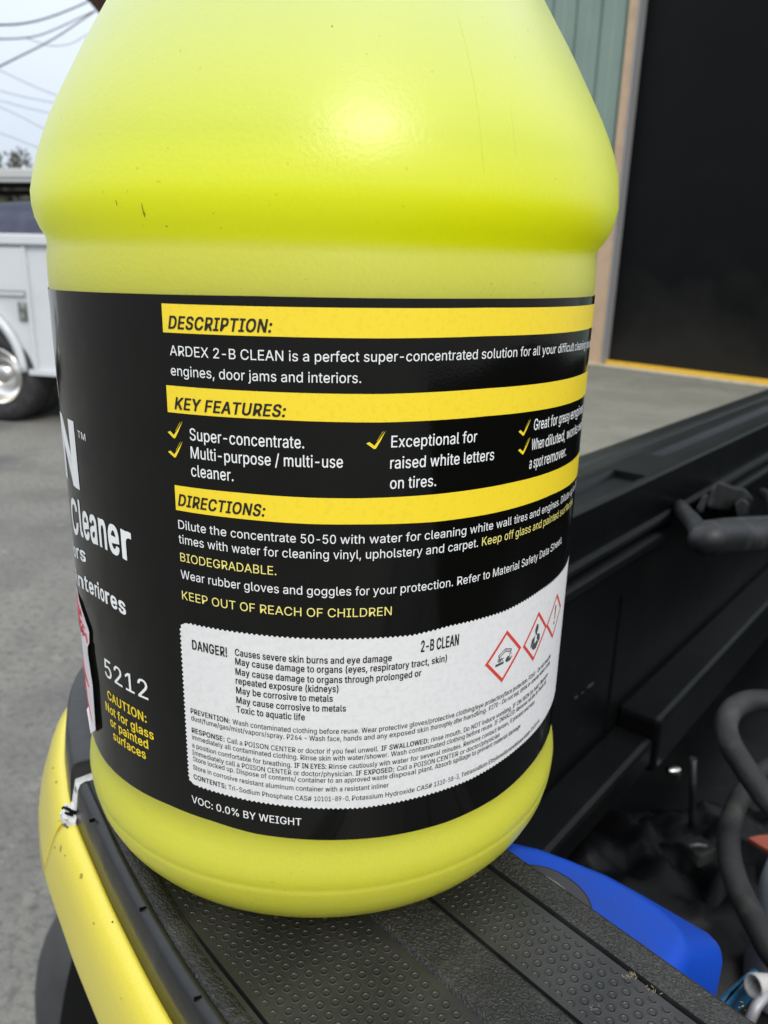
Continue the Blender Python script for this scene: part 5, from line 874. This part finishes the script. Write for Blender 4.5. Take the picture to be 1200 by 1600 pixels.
def cyl(u, v, e): th = u/R0; return jpt(R0 + e, v, th)
E0 = 0.00000
def strip(name, mt, top, bot, u0, u1, e, parent, du=.0012):
    n = max(2, int((u1-u0)/du)); a, b = [], []
    for i in range(n+1):
        u = lerp(u0, u1, i/n); a.append(cyl(u, top(u), e)); b.append(cyl(u, bot(u), e))
    mm = MB(); mm.rings([b, [lerp(p, q, .33) for p, q in zip(b, a)], [lerp(p, q, .67) for p, q in zip(b, a)], a], False, False); return mm.build(name, mt, parent, recalc=False)
def fn(pts): xs = [p[0] for p in pts]; ys = [p[1] for p in pts]; return lambda u: pl(xs, ys, min(max(u, xs[0]), xs[-1]))
# label: black film wrapped right round, slightly wavy lower edge
m = MB(); rows = []
NL = 240
lt_ = fn([(-.12, -.0080), (-.0778, -.0079), (-.0318, -.0071), (-.0087, -.0067), (.0402, -.0064), (.0992, -.0065)])
lb_ = fn([(-.12, -.1352), (-.0667, -.1357), (-.0538, -.1352), (-.0365, -.1344), (-.0235, -.1348), (-.0119, -.1360), (.0048, -.1367), (.0216, -.1374), (.0379, -.1378), (.0552, -.1375), (.0712, -.1364), (.10, -.1352)])
for j in range(26):
    rows.append([cyl(lerp(-.5, .5, k/NL)*2*math.pi*R0, lerp(lb_(lerp(-.5, .5, k/NL)*2*math.pi*R0), lt_(lerp(-.5, .5, k/NL)*2*math.pi*R0), j/25), E0 + .00006) for k in range(NL+1)])
m.rings(rows, False, False)
label = m.build('label', MATS['label_black'], jug, recalc=False)
# yellow heading bars
for k in (1, 2, 3):
    t, b = fn(MARKS['band%dt' % k]), fn(MARKS['band%db' % k])
    u0 = -.02985 if k < 3 else -.02915
    strip('heading_bar', MATS['print_yellow'], t, b, u0, .118, E0+.00014, label)
# white warning panel with a perforated-looking wavy edge
PT, PB = fn([(-.0300, -.0808)] + MARKS['panelt'][1:-1] + [(.12, -.0802)]), fn(MARKS['panelb'][:-2] + [(.0657, -.1256), (.12, -.1240)])
def wav(u): return .00022*math.sin(u/.00118*2*math.pi)
ol = []
u0, u1, cr_ = -.0299, .120, .0022
u = u0+cr_
while u < u1: ol.append((u, PT(u)+wav(u))); u += .0002
nT = len(ol); up = [p for p in ol]; lo = [(p[0], PB(p[0])-wav(p[0])) for p in ol]
m = MB(); m.rings([[cyl(a, lerp(v0, v1, t), E0+.00014) for (a, v1), (_, v0) in zip(up, lo)] for t in (0, .25, .5, .75, 1)], False, False)
lc, lv = [], []
yt, yb = PT(u0+cr_), PB(u0+cr_)
nv = 200
lfv = []
for i in range(nv+1):
    v = lerp(yb, yt, i/nv); dd = min(v-yb, yt-v); x = u0
    if dd < cr_: x = u0+cr_-math.sqrt(max(0, cr_**2-(cr_-dd)**2))
    lfv.append((x + (.00022*math.sin(v/.00118*2*math.pi) if dd > .0004 else 0), v))
m.rings([[cyl(a, v, E0+.00014) for a, v in lfv], [cyl(u0+cr_, v, E0+.00014) for a, v in lfv]], False, False)
panel = m.build('warning_panel', MATS['panel_paper'], label, recalc=False)

# lettering ------------------------------------------------------------
GL = {}
for ch, (adv, cs) in GLYPHS.items():
    GL[ch] = (adv/1000, [[tuple(int(q)/1000 for q in p.split(',')) for p in c.split()] for c in cs])
CAPH = .509
OFF = {'b': .018, 'bi': .024, 'bc': .022, 'm': .006, 'n': .002, 's': .006, 'sb': .017, 'H': .022, 'h': .016, 'X': .034}   # half the extra stroke weight
def area(c): return sum(c[i-1][0]*c[i][1]-c[i][0]*c[i-1][1] for i in range(len(c)))/2
def inside(p, c):
    r = False
    for i in range(len(c)):
        (x0, y0), (x1, y1) = c[i-1], c[i]
        if (y0 > p[1]) != (y1 > p[1]) and p[0] < x0+(p[1]-y0)*(x1-x0)/(y1-y0): r = not r
    return r
LAY = {}
for ch, (adv, cs) in GL.items():        # strokes of one letter that overlap go to layers of their own
    big = max(cs, key=lambda c: abs(area(c))); sg = area(big) > 0
    outs = [c for c in cs if (area(c) > 0) == sg]; holes = [c for c in cs if (area(c) > 0) != sg]; lay = [[o] for o in outs]
    for h in holes:
        own = [k for k, o in enumerate(outs) if inside(h[0], o)]
        lay[own[0] if own else 0].append(h)
    if ch in 'ij:;!%"': lay = [[c for l in lay for c in l]]
    LAY[ch] = lay
def glyphs(s, style):           # flat lettering: filled outlines set side by side, and where each letter starts
    off = OFF[style]; pen = 0.; starts = []; layers = {}
    for ch in s:
        if ch == ' ': starts.append(pen); pen += .19; continue
        adv, cs = GL[ch]; starts.append(pen + min(p[0] for c in cs for p in c) - off)
        sh = -.02 if ch == '-' else 0.
        for k, l in enumerate(LAY[ch]):
            for c in l: layers.setdefault(k, []).append([(p[0]+pen+sh, p[1]) for p in c])
        pen += adv + off*1.7 + 2*sh
    V, F = [], []
    for k, cl in layers.items():
        cu = bpy.data.curves.new('lettering_tmp', 'CURVE'); cu.dimensions = '2D'; cu.fill_mode = 'FRONT'; cu.resolution_u = 1
        for c in cl:
            sp_l = cu.splines.new('POLY'); sp_l.points.add(len(c)-1); sp_l.use_cyclic_u = True
            for i, p in enumerate(c): sp_l.points[i].co = (p[0], p[1], 0, 1)
        o = bpy.data.objects.new('lettering_tmp', cu); col.objects.link(o)
        e = o.evaluated_get(bpy.context.evaluated_depsgraph_get()); me = e.to_mesh()
        vv = [v.co.copy() for v in me.vertices]; ff = [list(q.vertices) for q in me.polygons]; e.to_mesh_clear()
        bpy.data.objects.remove(o); bpy.data.curves.remove(cu)
        shifts = [(-off, -off*.55), (off, -off*.55), (off, off*.55), (-off, off*.55)] if off > .009 else ([(-off, 0), (off, 0)] if off > .003 else [(0, 0)])
        if off > .02: shifts += [(0, off*.55), (0, -off*.55)]
        for j, (dx, dy) in enumerate(shifts):       # heavier strokes: the same outline laid down again a hair to each side
            n = len(V); V += [Vector((v.x+dx, v.y+dy, (k*6+j)*.000006)) for v in vv]; F += [[i+n for i in q] for q in ff]
    return V, F, starts
acc = {}
COLI = {'w': 'print_white', 'y': 'print_cream', 'k': 'print_black'}
for (s, colr, style, cap, grp, an, base) in TEXTS:
    vs, fs, st = glyphs(s, style)
    xr = max(v.x for v in vs)
    xs = [xr if i == -1 else st[i] for i, _, _ in an]; us = [a[1] for a in an]
    bu, bh = [q[0] for q in base], [q[1] for q in base]
    k = cap/CAPH; sh = .2 if 'i' in style else 0.
    mm = acc.setdefault((grp, colr, s if grp == 'directions_text' and colr == 'y' else ''), MB())
    e = E0 + (.00022 if grp in ('heading_text', 'hazard_text', 'precaution_text') else .00016)
    out = []
    for v in vs:
        u = pl(xs, us, v.x) + sh*v.y*k; out.append(cyl(u, pl(bu, bh, u) + v.y*k, e + v.z))
    mm.add(out, fs)
for (grp, colr, _), mm in acc.items():
    if grp == 'directions_text' and colr == 'y': grp = 'notice_text'
    mm.build(grp, MATS['print_yellow' if grp == 'caution_text' else COLI[colr]], label, recalc=False)

# ticks ------------------------------------------------------------------
for i in range(5):
    a, b, c = [Vector((p[0], p[1], 0)) for p in MARKS['check%d' % i]]
    d1 = (b-a); d2 = (c-b)
    pts = []
    w = .00042
    left = [a+Vector((.0004, .0003, 0)), a+Vector((-.0003, .0, 0)), b+Vector((-.0001, -.0001, 0)), b+Vector((.0003, .0, 0)), lerp(b, c, .45)+Vector((.0002, -.00015, 0)), c+Vector((.0001, .0001, 0)), lerp(b, c, .5)+Vector((-.00008, .00012, 0)), b+Vector((-.00005, .0006, 0))]
    m = MB(); m.add([cyl(p.x, p.y, E0+.00016) for p in left], [[0, 1, 2, 7], [2, 3, 4, 7], [4, 5, 6, 7]])
    dd = Vector((d2.y, -d2.x, 0)).normalized()*-.00036
    th_ = [lerp(b, c, .35)+dd, lerp(b, c, .38)+dd*1.22, lerp(b, c, .9)+dd*1.1, lerp(b, c, .95)+dd*.9]
    m.add([cyl(p.x, p.y, E0+.00016) for p in th_], [[0, 1, 2, 3]])
    m.build('tick_mark', MATS['print_yellow'], label, recalc=False)

# hazard diamonds ----------------------------------------------------------
def poly_arc(cx, cy, rx, ry, a0, a1, n=14): return [(cx+rx*math.cos(lerp(a0, a1, i/n)), cy+ry*math.sin(lerp(a0, a1, i/n))) for i in range(n+1)]
PI = math.pi
def bar(x0, y0, x1, y1, w):
    d = Vector((x1-x0, y1-y0)); p = Vector((-d.y, d.x)).normalized()*w/2
    return [(x0-p.x, y0-p.y), (x1-p.x, y1-p.y), (x1+p.x, y1+p.y), (x0+p.x, y0+p.y)]
symb = {
 0: [bar(-.46, -.22, -.02, -.22, .10), bar(-.30, -.14, -.22, .0, .05), bar(-.22, -.14, -.14, .0, .05), bar(-.35, -.1, -.33, .02, .04), bar(-.12, -.13, -.05, -.02, .04),
     bar(-.34, .14, .02, .30, .04), bar(-.30, .05, .06, .21, .04), bar(-.34, .16, -.30, .03, .04), bar(-.28, .02, -.26, -.08, .03),
     bar(.0, .30, .40, .16, .04), bar(.02, .21, .36, .09, .04), bar(.40, .18, .34, .07, .04), bar(.31, .07, .29, -.03, .03), bar(.37, .04, .40, -.04, .03),
     [(.08, -.16), (.16, -.06), (.30, -.05), (.34, -.12), (.24, -.13), (.36, -.16), (.46, -.11), (.47, -.16), (.34, -.27), (.18, -.28), (.10, -.24)]],
 1: [poly_arc(0, .33, .13, .19, 0, 2*PI, 20), [(-.06, .20), (.06, .20), (.07, .08), (-.07, .08)],
     [(-.07, .09), (-.32, .0), (-.38, -.20), (-.36, -.34), (-.09, -.12), (-.10, .0)], [(.07, .09), (.32, .0), (.38, -.20), (.36, -.34), (.10, -.14), (.09, .0)],
     [(-.30, -.32), (-.10, -.16), (-.03, -.28), (.10, -.18), (.30, -.32), (.10, -.52), (-.10, -.52)]],
 2: [[(-.07, .50), (.07, .50), (.035, -.14), (-.035, -.14)], poly_arc(0, -.30, .075, .075, 0, 2*PI, 16)]}
for i in range(3):
    t_, r_, b_, l_ = [Vector((p[0], p[1])) for p in MARKS['dia%d' % i]]
    if i == 2: r_ = Vector((.0878, -.0921)); l_ = Vector((.0745, -.0931)); t_ = Vector((.0812, -.0857)); b_ = Vector((.0805, -.0992))
    c_ = (t_+r_+b_+l_)/4; ex, ey = (r_-l_)/2, (t_-b_)/2
    L2 = lambda x, y, e: cyl(c_.x+ex.x*x+ey.x*y, c_.y+ex.y*x+ey.y*y, e)
    m = MB(); n8 = 6
    def dia(k): 
        cs = [(0, k), (k, 0), (0, -k), (-k, 0)]; o = []
        for a in range(4):
            p, q = cs[a], cs[(a+1) % 4]
            o += [(lerp(p[0], q[0], j/n8), lerp(p[1], q[1], j/n8)) for j in range(n8)]
        return o
    A_, B_ = dia(1.), dia(.84); N_ = len(A_)
    m.add([L2(x, y, E0+.00020) for x, y in A_+B_], [[j, (j+1) % N_, N_+(j+1) % N_, N_+j] for j in range(N_)])
    dm = m.build('hazard_diamond', MATS['print_red'], label, recalc=False)
    m = MB()
    for pg in symb[i]: m.add([L2(x*.98, y*.98, E0+.00021) for x, y in pg], [list(range(len(pg)))])
    m.build('hazard_symbol', MATS['print_grey'], label, recalc=False)

# paper sticker with red handwriting on the front of the label ----------------
so = [(-.094, -.0895), (-.0780, -.0906), (-.0735, -.0928), (-.0692, -.0958), (-.0702, -.0995), (-.0709, -.1031), (-.0700, -.1080), (-.0692, -.1120), (-.0698, -.1190), (-.0706, -.1269), (-.0786, -.1326), (-.094, -.1335), (-.115, -.1335), (-.115, -.0895)]
m = MB(); rowsS = []
for k in range(40):
    v = lerp(-.1335, -.0895, k/39)
    if v < -.1269: ur = pl([-.1335, -.1326, -.1269], [-.094, -.0786, -.0706], v)
    else: ur = pl([-.1269, -.1190, -.1120, -.1080, -.1031, -.0995, -.0958, -.0928, -.0906, -.0895], [-.0706, -.0698, -.0692, -.0700, -.0709, -.0702, -.0692, -.0735, -.0780, -.094], v)
    rowsS.append([cyl(lerp(-.118, ur, j/14), v, E0+.00030 + .0008*max(0, (j-11)/3)**2*(1 if v < -.10 else .4)) for j in range(15)])
m.rings(rowsS, False, False)
stk = m.build('paper_sticker', MATS['sticker_paper'], jug, recalc=False)
rnd = random.Random(12); m = MB()
def scribble(u0, v0, u1, v1, n, amp, w=.00022, lift=.0006):
    P = [(lerp(u0, u1, i/n) + rnd.uniform(-amp, amp)*.5, lerp(v0, v1, i/n) + rnd.uniform(-amp, amp)) for i in range(n+1)]
    P3 = smooth_path([cyl(a, b, E0+.0004+lift*max(0, (a+.079)/.009)**2) for a, b in P], 4); m.tube(P3, w, 5)
scribble(-.093, -.0945, -.0775, -.0945, 16, .0013); scribble(-.093, -.0985, -.074, -.0975, 18, .0012); scribble(-.093, -.1010, -.0722, -.0995, 20, .0013)
scribble(-.090, -.1150, -.0760, -.1165, 16, .0009); scribble(-.090, -.1215, -.085, -.1222, 5, .001); scribble(-.086, -.1235, -.0735, -.1290, 7, .0002, .00015)
m.build('handwriting', MATS['ink_red'], stk, recalc=False)

# scuffs on the plastic
bvj = BVHTree.FromPolygons([FRAME[jug.name] @ v.co for v in body.data.vertices], [list(q.vertices) for q in body.data.polygons])
def scuff(pts, w, mt):
    P = []
    for x, y in smooth_path([(a, b, 0) for a, b in pts], 5) if False else [(q.x, q.y) for q in smooth_path([(a, b, 0) for a, b in pts], 5)]:
        h, n_, _, _ = bvj.ray_cast(CAM, ray(x, y).normalized())
        if h: P.append(h - ray(x, y).normalized()*.00005)
    n = len(P); m = MB(); m.tube(P, [w*math.sin(math.pi*(i+.5)/n)**.5 for i in range(n)], 5); m.build('scuff_mark', mt, jug)
scd = mat('scuff_dark', (.16, .15, .02), .6); scl = mat('scuff_light', (.62, .68, .12), .5)
scuff([(181, 312), (182, 317), (183, 322)], .00009, scd); scuff([(221, 317), (223, 327), (226, 340)], .00010, scd); scuff([(225, 330), (227, 338)], .00008, scd); scuff([(259, 352), (262, 355)], .00012, scd)
scuff([(714, 18), (730, 80), (744, 150), (752, 215), (757, 274)], .00007, scl); scuff([(797, 155), (802, 200), (806, 240)], .00006, scl); scuff([(518, 40), (520, 42)], .00012, scd); scuff([(671, 1313), (677, 1321)], .00007, scl)
